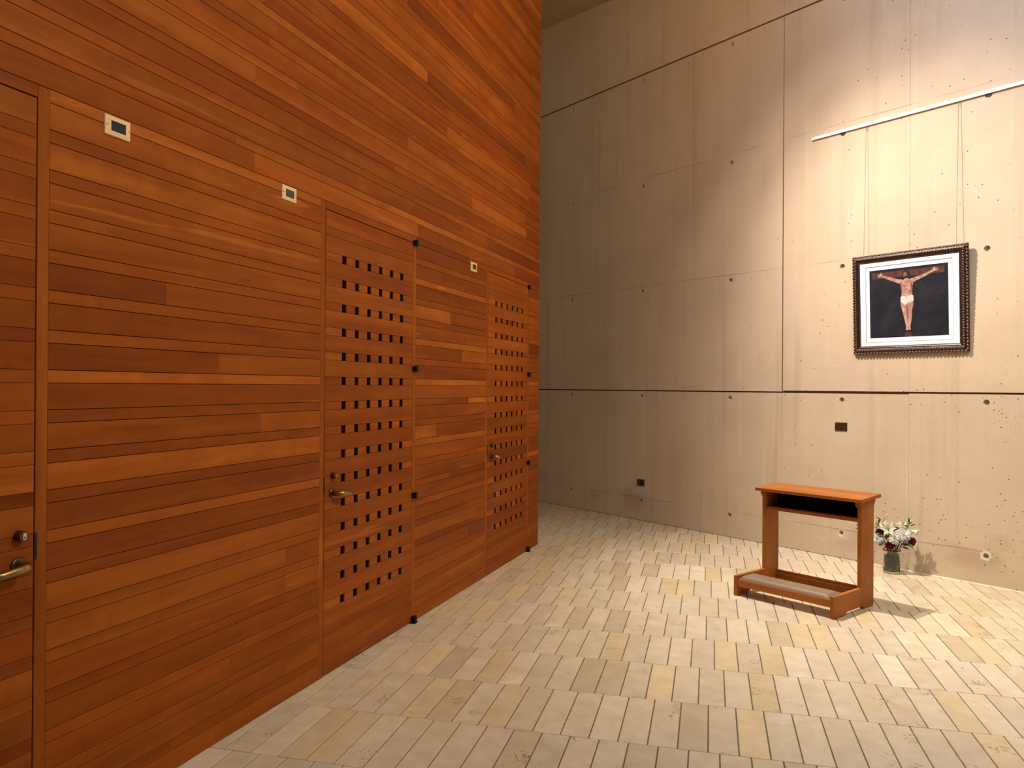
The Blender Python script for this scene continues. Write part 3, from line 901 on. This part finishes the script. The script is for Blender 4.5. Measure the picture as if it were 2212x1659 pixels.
figp += quads([(0.815, 0.088, 0.014), (0.76, 0.116, 0.017), (0.68, 0.150, 0.022), (0.60, 0.180, 0.026), (0.54, 0.205, 0.034)])
figp += quads([(0.487, 0.16, 0.022), (0.487, 0.185, 0.045), (0.487, 0.205, 0.085), (0.487, 0.26, 0.078), (0.488, 0.33, 0.063), (0.490, 0.39, 0.068), (0.490, 0.46, 0.078)])
figp += quads([(0.452, 0.46, 0.040), (0.448, 0.54, 0.040), (0.458, 0.63, 0.027), (0.470, 0.70, 0.025), (0.482, 0.80, 0.017), (0.492, 0.86, 0.016), (0.484, 0.905, 0.016)])
figp += quads([(0.530, 0.46, 0.040), (0.532, 0.54, 0.038), (0.524, 0.63, 0.027), (0.528, 0.70, 0.024), (0.520, 0.80, 0.017), (0.512, 0.86, 0.016), (0.518, 0.90, 0.018)])
for hx, hy, sg in ((0.155, 0.085, -1), (0.835, 0.075, 1)):       # palms with fingers
    figp.append([(hx - 0.022, hy - 0.022), (hx + 0.022, hy - 0.022), (hx + 0.024, hy + 0.020), (hx - 0.020, hy + 0.024)])
    for kf in range(4): figp += quads([(hx + sg * 0.018, hy - 0.016 + 0.011 * kf, 0.0045), (hx + sg * (0.040 + 0.004 * (kf % 3)), hy - 0.022 + 0.014 * kf, 0.0038)])
    figp += quads([(hx - sg * 0.005, hy - 0.020, 0.0055), (hx + sg * 0.004, hy - 0.046, 0.004)])
paint('painted_figure', figp, 'p_flesh', -0.0153)
for sh in ([(0.440, 0.262, 0.003), (0.465, 0.275, 0.005), (0.485, 0.268, 0.003)], [(0.490, 0.268, 0.003), (0.512, 0.276, 0.005), (0.535, 0.262, 0.003)], [(0.450, 0.335, 0.003), (0.488, 0.305, 0.004), (0.525, 0.335, 0.003)], [(0.489, 0.355, 0.0025), (0.489, 0.372, 0.004)], [(0.492, 0.545, 0.003), (0.493, 0.64, 0.012), (0.500, 0.74, 0.009)],
           [(0.545, 0.22, 0.010), (0.552, 0.28, 0.012), (0.545, 0.36, 0.012)], [(0.408, 0.215, 0.006), (0.418, 0.27, 0.008), (0.428, 0.34, 0.008)]):
    paint('painted_shading', quads(sh), 'p_shade', -0.01545)
paint('painted_cloth', [[(0.408, 0.425), (0.44, 0.405), (0.49, 0.425), (0.54, 0.400), (0.572, 0.415)][::-1] + [(0.408, 0.49), (0.43, 0.505), (0.462, 0.545), (0.50, 0.505), (0.55, 0.50), (0.573, 0.49)]], 'p_cloth', -0.0156)
hd = [(0.478 + 0.036 * math.cos(t * math.pi / 8), 0.125 + 0.058 * math.sin(t * math.pi / 8)) for t in range(16)]
hair = [(0.486 + 0.056 * math.cos(t * math.pi / 8), 0.098 + 0.062 * math.sin(t * math.pi / 8)) for t in range(16)]
paint('painted_hair', [hair], 'p_hair', -0.01545)
paint('painted_face', [[(0.470 + 0.024 * math.cos(t * math.pi / 8), 0.108 + 0.040 * math.sin(t * math.pi / 8)) for t in range(16)]], 'p_shade', -0.0156)
paint('painted_beard', [[(0.450, 0.122), (0.462, 0.130), (0.470, 0.126), (0.478, 0.130), (0.490, 0.122), (0.484, 0.150), (0.470, 0.163), (0.456, 0.150)]], 'p_hair', -0.0157)
# back board
g = PGeo(); g.box(-PW / 2 + 0.05, PW / 2 - 0.05, -0.011, -0.004, 0.05, PH - 0.05); g.build('back_board', M['dark'], pic)

# rail and the two wires it carries
rail = empty('picture_rail', C0 + CD * 0.612 + Vector((0, 0, 3.875)), CROT)
tag(rail, 'white metal picture hanging rail high on the concrete wall', 'rail')
g = Geo(); g.prism([(-0.016, 0.0), (-0.004, 0.0), (-0.004, 0.022), (-0.016, 0.026)], 0, 0.0, 4.6); g.build('rail_profile', M['white_rail'], rail, bevel=0.001)
for i in range(4):
    x = 0.304 + i * 1.21
    g = Geo(); g.lathe([(0.026, -0.0045), (0.026, 0.0)], 18, (x, 0, 0.0), 'Y'); g.build('rail_clip', M['black_metal'], rail)
ctop = -PH * math.sin(tilt) * 1.0
for nm, sx_, txt in (('a', 1.142, 'thin steel wire from the white rail to the left side of the painting'), ('b', 1.911, 'thin steel wire from the white rail to the right side of the painting')):
    wy = -0.030
    g = Geo(); g.tube([(0, -0.014, 3.8755), (0, -0.017, 3.80), (0, -0.050, 2.66)], 0.0013, 6)
    g.tube([(0, -0.0135, 3.8745), (0, -0.0155, 3.835)], 0.003, 8)
    o = g.build('hanging_wire', M['wire'], loc=C0 + CD * sx_); o.rotation_euler = (0, 0, CROT)
    tag(o, txt, 'wire', 'wires holding up the painting')

# ------------------------------------------------------------------ brass plates on the concrete
def brass(name, x, z, label, kind):
    t = empty(name, C0 + CD * x + Vector((0, 0, z)), CROT); tag(t, label, 'wall plate')
    g = Geo(); g.board(-0.058, 0.058, -0.0385, 0.0385, -0.006, 0.0, 0.002); g.build('plate', M['brass_plate'], t)
    if kind == 'switch':
        g = Geo(); g.lathe([(0.010, -0.006), (0.010, -0.009), (0.0075, -0.0095)], 16, (0, 0, 0), 'Y'); g.build('collar', M['black_metal'], t)
        g = Geo(); g.tube([(0, -0.008, 0), (0, -0.018, -0.004), (0, -0.022, -0.007)], [0.0035, 0.004, 0.003], 8); g.build('toggle', M['bronze'], t, smooth=True)
    else:
        g = Geo(); g.lathe([(0.022, -0.006), (0.022, -0.0085), (0.0195, -0.009)], 24, (0.014, 0, 0.0), 'Y'); s = g.build('socket', M['black_metal'], t)
        g = Geo(); g.lathe([(0.004, -0.009), (0.004, -0.0095)], 10, (0.014, 0, 0.012), 'Y'); g.build('socket_pin', M['steel'], s)
    for sx2 in (-0.046, 0.046):
        for sz2 in (-0.027, 0.027):
            g = Geo(); g.lathe([(0.0035, -0.006), (0.0028, -0.0072)], 10, (sx2, 0, sz2), 'Y'); g.build('screw', M['screw'], t)
    return t
brass('switch_plate', 0.912, 1.195, 'aged brass switch plate on the concrete wall above the kneeler', 'switch')
brass('outlet_plate', -1.538, 0.4375, 'dark brass outlet plate low on the concrete wall, left of the kneeler', 'outlet')

# ------------------------------------------------------------------ cream plates with smoked windows on the wood
for x, z, label in ((-5.076, 2.4765, 'cream wall plate with dark window, the largest, beside the solid door at left'),
                    (-4.045, 2.4785, 'cream wall plate with dark window, just left of the nearer pierced door'),
                    (-1.686, 2.466, 'cream wall plate with dark window, smallest, between the two pierced doors')):
    t = empty('indicator_plate', wpt(x, z), WROT); tag(t, label, 'wall plate', 'cream indicator plates on the wooden wall')
    g = Geo(); g.board(-0.0565, 0.0565, -0.036, 0.036, -0.008, 0.0, 0.003); pl = g.build('plate', M['cream'], t)
    g = Geo(); g.board(-0.043, 0.043, -0.027, 0.027, -0.0095, -0.007, 0.0015); g.build('raised_field', M['cream'], pl)
    g = Geo(); g.board(-0.033, 0.033, -0.0185, 0.0185, -0.0105, -0.008, 0.001); g.build('window', M['lens'], t)
    for s_ in (-1, 1):
        g = Geo(); g.lathe([(0.003, -0.0075), (0.0024, -0.0092)], 10, (0.0485 * s_, 0, 0), 'Y'); g.build('screw', M['screw'], t)

# ------------------------------------------------------------------ vase of flowers
def glass_mat(name, col, ior, rough=0.0):
    mt, nt, b = new_mat(name); n = N(nt)
    tc = n.node('ShaderNodeTexCoord').outputs['Object']
    f = n.noise(tc, 9, 2)
    c = n.ramp(f, [(0.3, tuple(x * 0.96 for x in col)), (0.7, col)])
    n.link(c, b.inputs['Base Color'])
    b.inputs['Transmission Weight'].default_value = 1.0; b.inputs['IOR'].default_value = ior; b.inputs['Roughness'].default_value = rough
    return mt
M['glass'] = glass_mat('clear_glass', (0.93, 0.97, 0.92), 1.45)
M['water'] = glass_mat('green_water', (0.24, 0.33, 0.11), 1.33)
def petal_mat(name, a, b_, scale=60, trans=0.0, rough=0.6):
    mt, nt, b = new_mat(name); n = N(nt)
    tc = n.node('ShaderNodeTexCoord').outputs['Object']
    f = n.noise(tc, scale, 3)
    c = n.ramp(f, [(0.3, a), (0.7, b_)])
    n.link(c, b.inputs['Base Color']); b.inputs['Roughness'].default_value = rough
    if trans:
        tr_ = n.node('ShaderNodeBsdfTranslucent'); n.link(c, tr_.inputs['Color'])
        mx = n.node('ShaderNodeMixShader'); mx.inputs[0].default_value = trans
        n.link(b.outputs[0], mx.inputs[1]); n.link(tr_.outputs[0], mx.inputs[2])
        n.link(mx.outputs[0], nt.nodes['Material Output'].inputs['Surface'])
    return mt
M['white_petal'] = petal_mat('white_petal', (0.90, 0.92, 0.90), (0.98, 0.97, 0.94), trans=0.5)
M['lily_petal'] = petal_mat('lily_petal', (0.84, 0.87, 0.68), (0.95, 0.96, 0.90), 30, trans=0.45)
M['red_petal'] = petal_mat('red_petal', (0.17, 0.003, 0.012), (0.36, 0.010, 0.028), 40)
M['dark_red_petal'] = petal_mat('dark_red_petal', (0.10, 0.002, 0.008), (0.20, 0.004, 0.014), 40)
M['bud'] = petal_mat('bud_green_yellow', (0.50, 0.52, 0.18), (0.72, 0.70, 0.36), 40)
M['leaf'] = petal_mat('leaf_green', (0.025, 0.050, 0.012), (0.060, 0.10, 0.028), 40, rough=0.45)
M['leaf_pale'] = petal_mat('leaf_pale', (0.16, 0.20, 0.06), (0.30, 0.32, 0.12), 40)
M['stem'] = petal_mat('stem_green', (0.06, 0.10, 0.025), (0.11, 0.16, 0.05), 40)
VB = Vector((3.196, 6.532, 0))
VN = Vector((VB.x, VB.y, 0)).normalized()
VR = Vector((VN.y, -VN.x, 0))
VROT = math.atan2(VR.y, VR.x)           # local x = right as seen, y = away
vase = empty('glass_vase', VB, VROT)
tag(vase, 'clear glass vase of water and stems standing at the foot of the concrete wall', 'vase')
wv = lambda a, h: 1 + 0.012 * math.sin(4 * a + 9 * h)
outer = [(0.0, 0.002), (0.052, 0.002), (0.059, 0.005), (0.0605, 0.02), (0.060, 0.08), (0.0575, 0.14), (0.058, 0.165), (0.062, 0.188), (0.0645, 0.198)]
inner = [(0.0620, 0.198), (0.0590, 0.186), (0.0550, 0.165), (0.0545, 0.14), (0.0570, 0.08), (0.0575, 0.024), (0.054, 0.018), (0.0, 0.018)]
g = Geo(); g.lathe(outer + inner, 40, (0, 0, 0), 'Z', False, fn=lambda a, h: 1.08 * wv(a, h)); g.build('glass', M['glass'], vase, smooth=True, recalc=True)
g = Geo(); g.lathe([(0.0, 0.0175), (0.0535, 0.0175), (0.0572, 0.024), (0.0567, 0.08), (0.0545, 0.135), (0.0545, 0.150), (0.0, 0.150)], 40, (0, 0, 0), 'Z', False, fn=lambda a, h: 1.08 * wv(a, h))
g.build('water', M['water'], vase, smooth=True)

frng = random.Random(3)
def petal(g, base, up, out, length, width, cup=0.3, curl=0.5, nl=5, nw=4, ruffle=0.0, point=0.0, thick=0):
    """curved petal grid: grows from base along up, bending towards out"""
    up = Vector(up).normalized(); out = Vector(out); out = (out - up * out.dot(up)).normalized(); side = up.cross(out).normalized()
    rows = []
    for i in range(nl + 1):
        t = i / nl
        ang = curl * t
        # arc position
        if abs(curl) > 1e-3: a_, b_ = math.sin(curl * t) / curl, (1 - math.cos(curl * t)) / curl
        else: a_, b_ = t, 0
        c = Vector(base) + up * (a_ * length) + out * (b_ * length)
        nrm = out * math.cos(ang) - up * math.sin(ang)
        wv_ = math.sin(math.pi * min(0.97, (t * 0.86 + 0.09))) ** (0.7 + point) * width
        if point and t > 0.6: wv_ *= max(0.04, 1 - ((t - 0.6) / 0.4) ** 1.5)
        row = []
        for j in range(nw + 1):
            s = j / nw * 2 - 1
            d = side * (s * wv_) - nrm * (cup * wv_ * (s * s))
            if ruffle and t > 0.5: d += (nrm * frng.uniform(-1, 1) + up * frng.uniform(-0.5, 0.5)) * ruffle * length * (t - 0.4)
            row.append(tuple(c + d))
        rows.append(row)
    g.grid(rows)

def flower_root(name, x, y, z, label, cat, group=None):
    t = empty(name, VB + VR * x + VN * y + Vector((0, 0, z)), VROT)
    tag(t, label, cat, group)
    return t
def stem_of(t, x, y, z, bx, by, bz, mat='stem', r=0.0026, bend=0.0):
    """stem from below the bloom down into the vase (local to the bloom)"""
    p0 = Vector((0, 0, -0.004)); p3 = Vector((bx - x, by - y, bz - z)); mouth = Vector((max(-0.04, min(0.04, x * 0.33)) - x, max(-0.04, min(0.04, y * 0.4)) - y, 0.20 - z))
    pts = []
    for i in range(9):
        s = i / 8
        if s < 0.5:
            q = s * 2; p = p0.lerp(mouth, q); p.z += bend * math.sin(q * math.pi)
        else: p = mouth.lerp(p3, (s - 0.5) * 2)
        pts.append(p)
    g = Geo(); g.tube(pts, r, 7); return g.build('stem', M[mat], t, smooth=True)

def rose(x, y, z, rad, tiltv, label, mat='red_petal'):
    t = flower_root('rose', x, y, z, label, 'flower', 'red roses in the vase')
    ax = Vector(tiltv).normalized()
    q = Vector((0, 0, 1)).rotation_difference(ax)
    g = Geo()
    for ring_, (n_, r0, ln, wd_, cu, up_) in enumerate(((3, 0.10, 1.25, 0.42, -0.5, 1.0), (4, 0.28, 1.25, 0.58, -0.25, 1.0), (5, 0.48, 1.25, 0.70, 0.15, 0.9), (5, 0.62, 1.15, 0.78, 0.7, 0.75))):
        for k in range(n_):
            a = 2 * math.pi * (k + 0.37 * ring_) / n_
            o_ = Vector((math.cos(a), math.sin(a), 0))
            base = q @ (o_ * (r0 * rad) - Vector((0, 0, 0.75 * rad)))
            petal(g, base, q @ (Vector((0, 0, 1)) + o_ * 0.22), q @ o_, ln * rad * up_, wd_ * rad, 0.55, cu, 5, 4, 0.02)
    g.build('bloom', M[mat], t, smooth=True, recalc=False)
    g = Geo()
    for k in range(5):
        a = 2 * math.pi * k / 5; o_ = Vector((math.cos(a), math.sin(a), 0))
        petal(g, q @ Vector((0, 0, -0.8 * rad)), q @ (o_ + Vector((0, 0, 0.1))), q @ Vector((0, 0, 1)), rad * 0.9, rad * 0.16, 0.1, 0.9, 4, 2, 0, 0.6)
    g.build('sepals', M['leaf'], t, smooth=True, recalc=False)
    stem_of(t, x, y, z, -x * 0.2, -y * 0.2, 0.03)
    return t
def carnation(x, y, z, rad, tiltv, label):
    rad *= 1.1
    t = flower_root('carnation', x, y, z, label, 'flower', 'white carnations in the vase')
    q = Vector((0, 0, 1)).rotation_difference(Vector(tiltv).normalized())
    g = Geo()
    for lay in range(6):
        n_ = 5 + lay * 2; el = 1.35 - lay * 0.27
        for k in range(n_):
            a = 2 * math.pi * (k + frng.random() * 0.5) / n_
            o_ = Vector((math.cos(a), math.sin(a), 0))
            d = Vector((math.cos(a) * math.cos(el), math.sin(a) * math.cos(el), math.sin(el)))
            petal(g, q @ Vector((0, 0, -0.45 * rad)), q @ d, q @ (o_ + Vector((0, 0, -0.3))), rad * frng.uniform(1.12, 1.35), rad * 0.33, 0.1, 0.5, 4, 4, 0.12)
    g.build('bloom', M['white_petal'], t, smooth=True, recalc=False)
    g = Geo(); g.lathe([(0.003, -0.030), (0.008, -0.026), (0.010, -0.012), (0.011, 0.0)], 10, (0, 0, -0.15 * rad), 'Z'); g.build('calyx', M['leaf'], t, smooth=True)
    stem_of(t, x, y, z, -x * 0.25, -y * 0.3, 0.03)
    return t
def lily(x, y, z, size, tiltv, label, open_=1.0):
    size *= 1.06
    t = flower_root('lily', x, y, z, label, 'flower', 'white lilies in the vase')
    q = Vector((0, 0, 1)).rotation_difference(Vector(tiltv).normalized())
    for k in range(6):
        g = Geo()
        a = 2 * math.pi * k / 6; o_ = Vector((math.cos(a), math.sin(a), 0))
        petal(g, q @ (o_ * 0.004 - Vector((0, 0, size * 0.35))), q @ (Vector((0, 0, 1)) + o_ * 0.45 * open_), q @ o_, size * 1.15, size * (0.26 if k % 2 else 0.20), 0.35, 1.15 * open_, 7, 4, 0.012, 0.35)
        g.build('petal', M['lily_petal'], t, smooth=True, recalc=False)
    g = Geo(); g2 = Geo()
    for k in range(6):
        a = 2 * math.pi * (k + 0.5) / 6; o_ = Vector((math.cos(a), math.sin(a), 0))
        e_ = q @ (o_ * size * 0.22 + Vector((0, 0, size * 0.55)))
        g.tube([q @ Vector((0, 0, -size * 0.3)), q @ (o_ * size * 0.08 + Vector((0, 0, size * 0.2))), e_], 0.0009, 5)
        g2.tube([e_ - q @ (Vector((-o_.y, o_.x, 0)) * 0.004), e_ + q @ (Vector((-o_.y, o_.x, 0)) * 0.004)], 0.0016, 5)
    st = g.build('stamens', M['leaf_pale'], t, smooth=True)
    g2.build('anthers', M['screw'], st, smooth=True)
    stem_of(t, x, y, z, -x * 0.2, -y * 0.2, 0.03, 'stem', 0.003)
    return t
def bud(x, y, z, ln, tiltv, label, mat='bud'):
    t = flower_root('lily_bud', x, y, z, label, 'flower', 'unopened lily buds in the vase')
    q = Vector((0, 0, 1)).rotation_difference(Vector(tiltv).normalized())
    g = Geo(); g.lathe([(0.0015, -0.5), (0.10, -0.42), (0.145, -0.2), (0.14, 0.1), (0.10, 0.35), (0.04, 0.48), (0.0, 0.5)], 12, (0, 0, 0), 'Z', False, fn=lambda a, h: 1 + 0.08 * math.cos(3 * a))
    g.v = [tuple(q @ (Vector(p) * ln)) for p in g.v]
    g.build('bud_body', M[mat], t, smooth=True)
    g = Geo()
    bot = q @ Vector((0, 0, -0.48 * ln)); mouth = Vector((max(-0.035, min(0.035, x * 0.3)) - x, max(-0.03, min(0.03, y * 0.3)) - y, 0.2 - z)); p3 = Vector((-x * 1.2, -y * 1.2, 0.03 - z))
    p1 = bot + (q @ Vector((0, 0, -1))) * 0.02
    g.tube([bot, p1, p1.lerp(mouth, 0.35), p1.lerp(mouth, 0.7), mouth, mouth.lerp(p3, 0.5), p3], 0.0022, 7); g.build('stem', M['stem'], t, smooth=True)
    return t
def sprig(x, y, z, leaves, label, mat='leaf'):
    t = flower_root('leaf_sprig', x, y, z, label, 'foliage', 'leafy sprigs in the vase')
    for (dx, dy, dz, ux, uy, uz, ln, wd_) in leaves:
        g = Geo(); petal(g, (dx, dy, dz), (ux, uy, uz), (ux * 0.2 + 0.1, -0.6, -0.5 if uz > 0 else 0.5), ln, wd_, 0.25, 0.5, 6, 2, 0, 0.5)
        g.build('leaf', M[mat], t, smooth=True, recalc=False)
    stem_of(t, x, y, z, -x * 0.2, -y * 0.2, 0.025, 'stem', 0.0022)
    return t
rose(-0.012, -0.058, 0.236, 0.040, (-0.05, -0.75, 0.75), 'bright red rose at the front, over the rim of the vase')
rose(-0.092, -0.015, 0.335, 0.038, (-0.5, -0.6, 0.6), 'dark red rose at the left, next to the kneeler edge', 'dark_red_petal')
rose(0.034, 0.02, 0.365, 0.026, (0.1, -0.5, 0.9), 'small dark red rose half hidden among the white blooms', 'dark_red_petal')
rose(0.157, 0.0, 0.272, 0.037, (0.75, -0.45, -0.1), 'dark red rose drooping at the far right of the bouquet', 'dark_red_petal')
carnation(0.022, -0.050, 0.310, 0.040, (0.1, -0.8, 0.6), 'white carnation in the middle, straight above the front red rose')
carnation(0.092, -0.035, 0.338, 0.046, (0.35, -0.7, 0.6), 'largest white carnation, right of the middle one')
carnation(-0.112, -0.045, 0.288, 0.036, (-0.5, -0.75, 0.3), 'white carnation at the far left, below the left red rose')
lily(-0.026, -0.03, 0.368, 0.070, (-0.1, -0.85, 0.5), 'open white lily facing forward, above the middle carnation')
lily(0.078, 0.03, 0.395, 0.055, (0.1, -0.35, 0.95), 'white lily behind the largest carnation, under the upright bud')
lily(0.160, 0.0, 0.360, 0.062, (0.95, -0.25, -0.25), 'pale lily at the right, its trumpet pointing sideways', 0.45)
lily(-0.062, 0.03, 0.385, 0.050, (-0.35, -0.5, 0.8), 'white lily at the back left, behind the forward facing lily')
bud(0.085, -0.01, 0.440, 0.062, (-0.12, -0.1, 1), 'upright pale green bud in the middle of the top')
bud(-0.040, 0.0, 0.475, 0.050, (0.55, -0.1, 0.8), 'yellow green bud on a curved stem, topmost at the left')
bud(0.150, 0.0, 0.445, 0.045, (0.75, -0.1, 0.6), 'yellow green bud at the top right, tilted outwards')
bud(0.135, 0.012, 0.430, 0.040, (0.35, 0, 0.9), 'small green bud just left of the tilted bud at top right')
bud(-0.122, 0.0, 0.395, 0.085, (-0.15, -0.1, 1), 'long pale yellow bud at the far left, against the kneeler')
bud(0.053, -0.058, 0.225, 0.030, (0.2, -0.5, 0.7), 'little pale bud at the vase rim, right of the front rose')
sprig(-0.10, 0.01, 0.40, [(0, 0, 0, 0.1, 0, 1, 0.05, 0.008), (0.02, 0, 0.03, -0.7, 0, 0.6, 0.055, 0.006), (0, 0, -0.02, -0.4, -0.3, 0.6, 0.05, 0.009)], 'dark leafy sprig at the top left, with one slanting blade')
sprig(0.128, 0.01, 0.42, [(0, 0, 0, -0.05, 0, 1, 0.055, 0.008), (0.01, 0, -0.02, 0.8, 0, 0.5, 0.05, 0.008), (0, 0, -0.03, -0.6, -0.2, 0.4, 0.05, 0.009), (0.0, 0.0, -0.01, 0.4, -0.2, 0.7, 0.045, 0.008)], 'green leafy sprig with an upright blade at the top right')
sprig(-0.055, -0.035, 0.262, [(0, 0, 0.02, -0.6, -0.3, 0.5, 0.07, 0.014), (0, 0, 0, -1, -0.2, -0.1, 0.07, 0.012), (-0.01, 0, -0.01, -0.6, -0.4, -0.5, 0.055, 0.011), (0.01, 0, 0.02, 0.1, -0.4, 0.9, 0.06, 0.014), (-0.03, 0, 0.03, -0.3, -0.4, 0.8, 0.06, 0.013), (0.02, 0, 0.03, 0.3, -0.3, 0.7, 0.06, 0.012)], 'dark leaves spilling over the left side of the vase rim')
sprig(0.070, -0.035, 0.245, [(0, 0, 0.01, 0.9, -0.2, -0.05, 0.085, 0.014), (0, 0, 0, 0.7, -0.3, 0.4, 0.075, 0.014), (-0.01, 0, 0.01, -0.1, -0.4, 0.9, 0.06, 0.013), (0.01, 0, -0.01, 0.8, -0.2, -0.4, 0.06, 0.012), (0.02, 0, 0.02, 0.4, -0.3, 0.8, 0.06, 0.014)], 'dark leaves spilling over the right side of the vase rim')
sprig(0.125, 0.0, 0.29, [(0, 0, 0.0, 0.3, -0.3, -0.8, 0.09, 0.016), (0, 0, 0, -0.3, -0.3, 0.6, 0.07, 0.014), (0.0, 0, 0, 0.1, -0.3, -0.9, 0.075, 0.015), (0, 0, 0, 0.6, -0.2, 0.4, 0.06, 0.013)], 'pale olive leaves between the drooping rose and the vase', 'leaf_pale')
# submerged foliage seen through the glass
t = empty('submerged_foliage', VB + Vector((0, 0, 0.03)), VROT)
tag(t, 'dark green stems and leaves under water inside the glass vase', 'foliage')
for i in range(32):
    a = i * 2.4; r_ = 0.026 + 0.010 * (i % 3); z = 0.0038 * i - 0.008
    g = Geo(); petal(g, (r_ * math.cos(a), r_ * math.sin(a), z), (math.cos(a + 1.2) * 0.6, math.sin(a + 1.2) * 0.6, 0.8), (-math.cos(a), -math.sin(a), 0.2), 0.05, 0.018, 0.2, 0.6, 5, 2, 0, 0.4)
    g.build('leaf', M['leaf'], t, smooth=True, recalc=False)
for i in range(7):
    a = i * 0.9 + 0.3
    g = Geo(); g.tube([(0.040 * math.cos(a), 0.040 * math.sin(a), -0.008), (0.01 * math.cos(a), 0.01 * math.sin(a), 0.07), (-0.034 * math.cos(a), -0.034 * math.sin(a), 0.15)], 0.003, 7)
    g.build('stem', M['stem'], t, smooth=True)
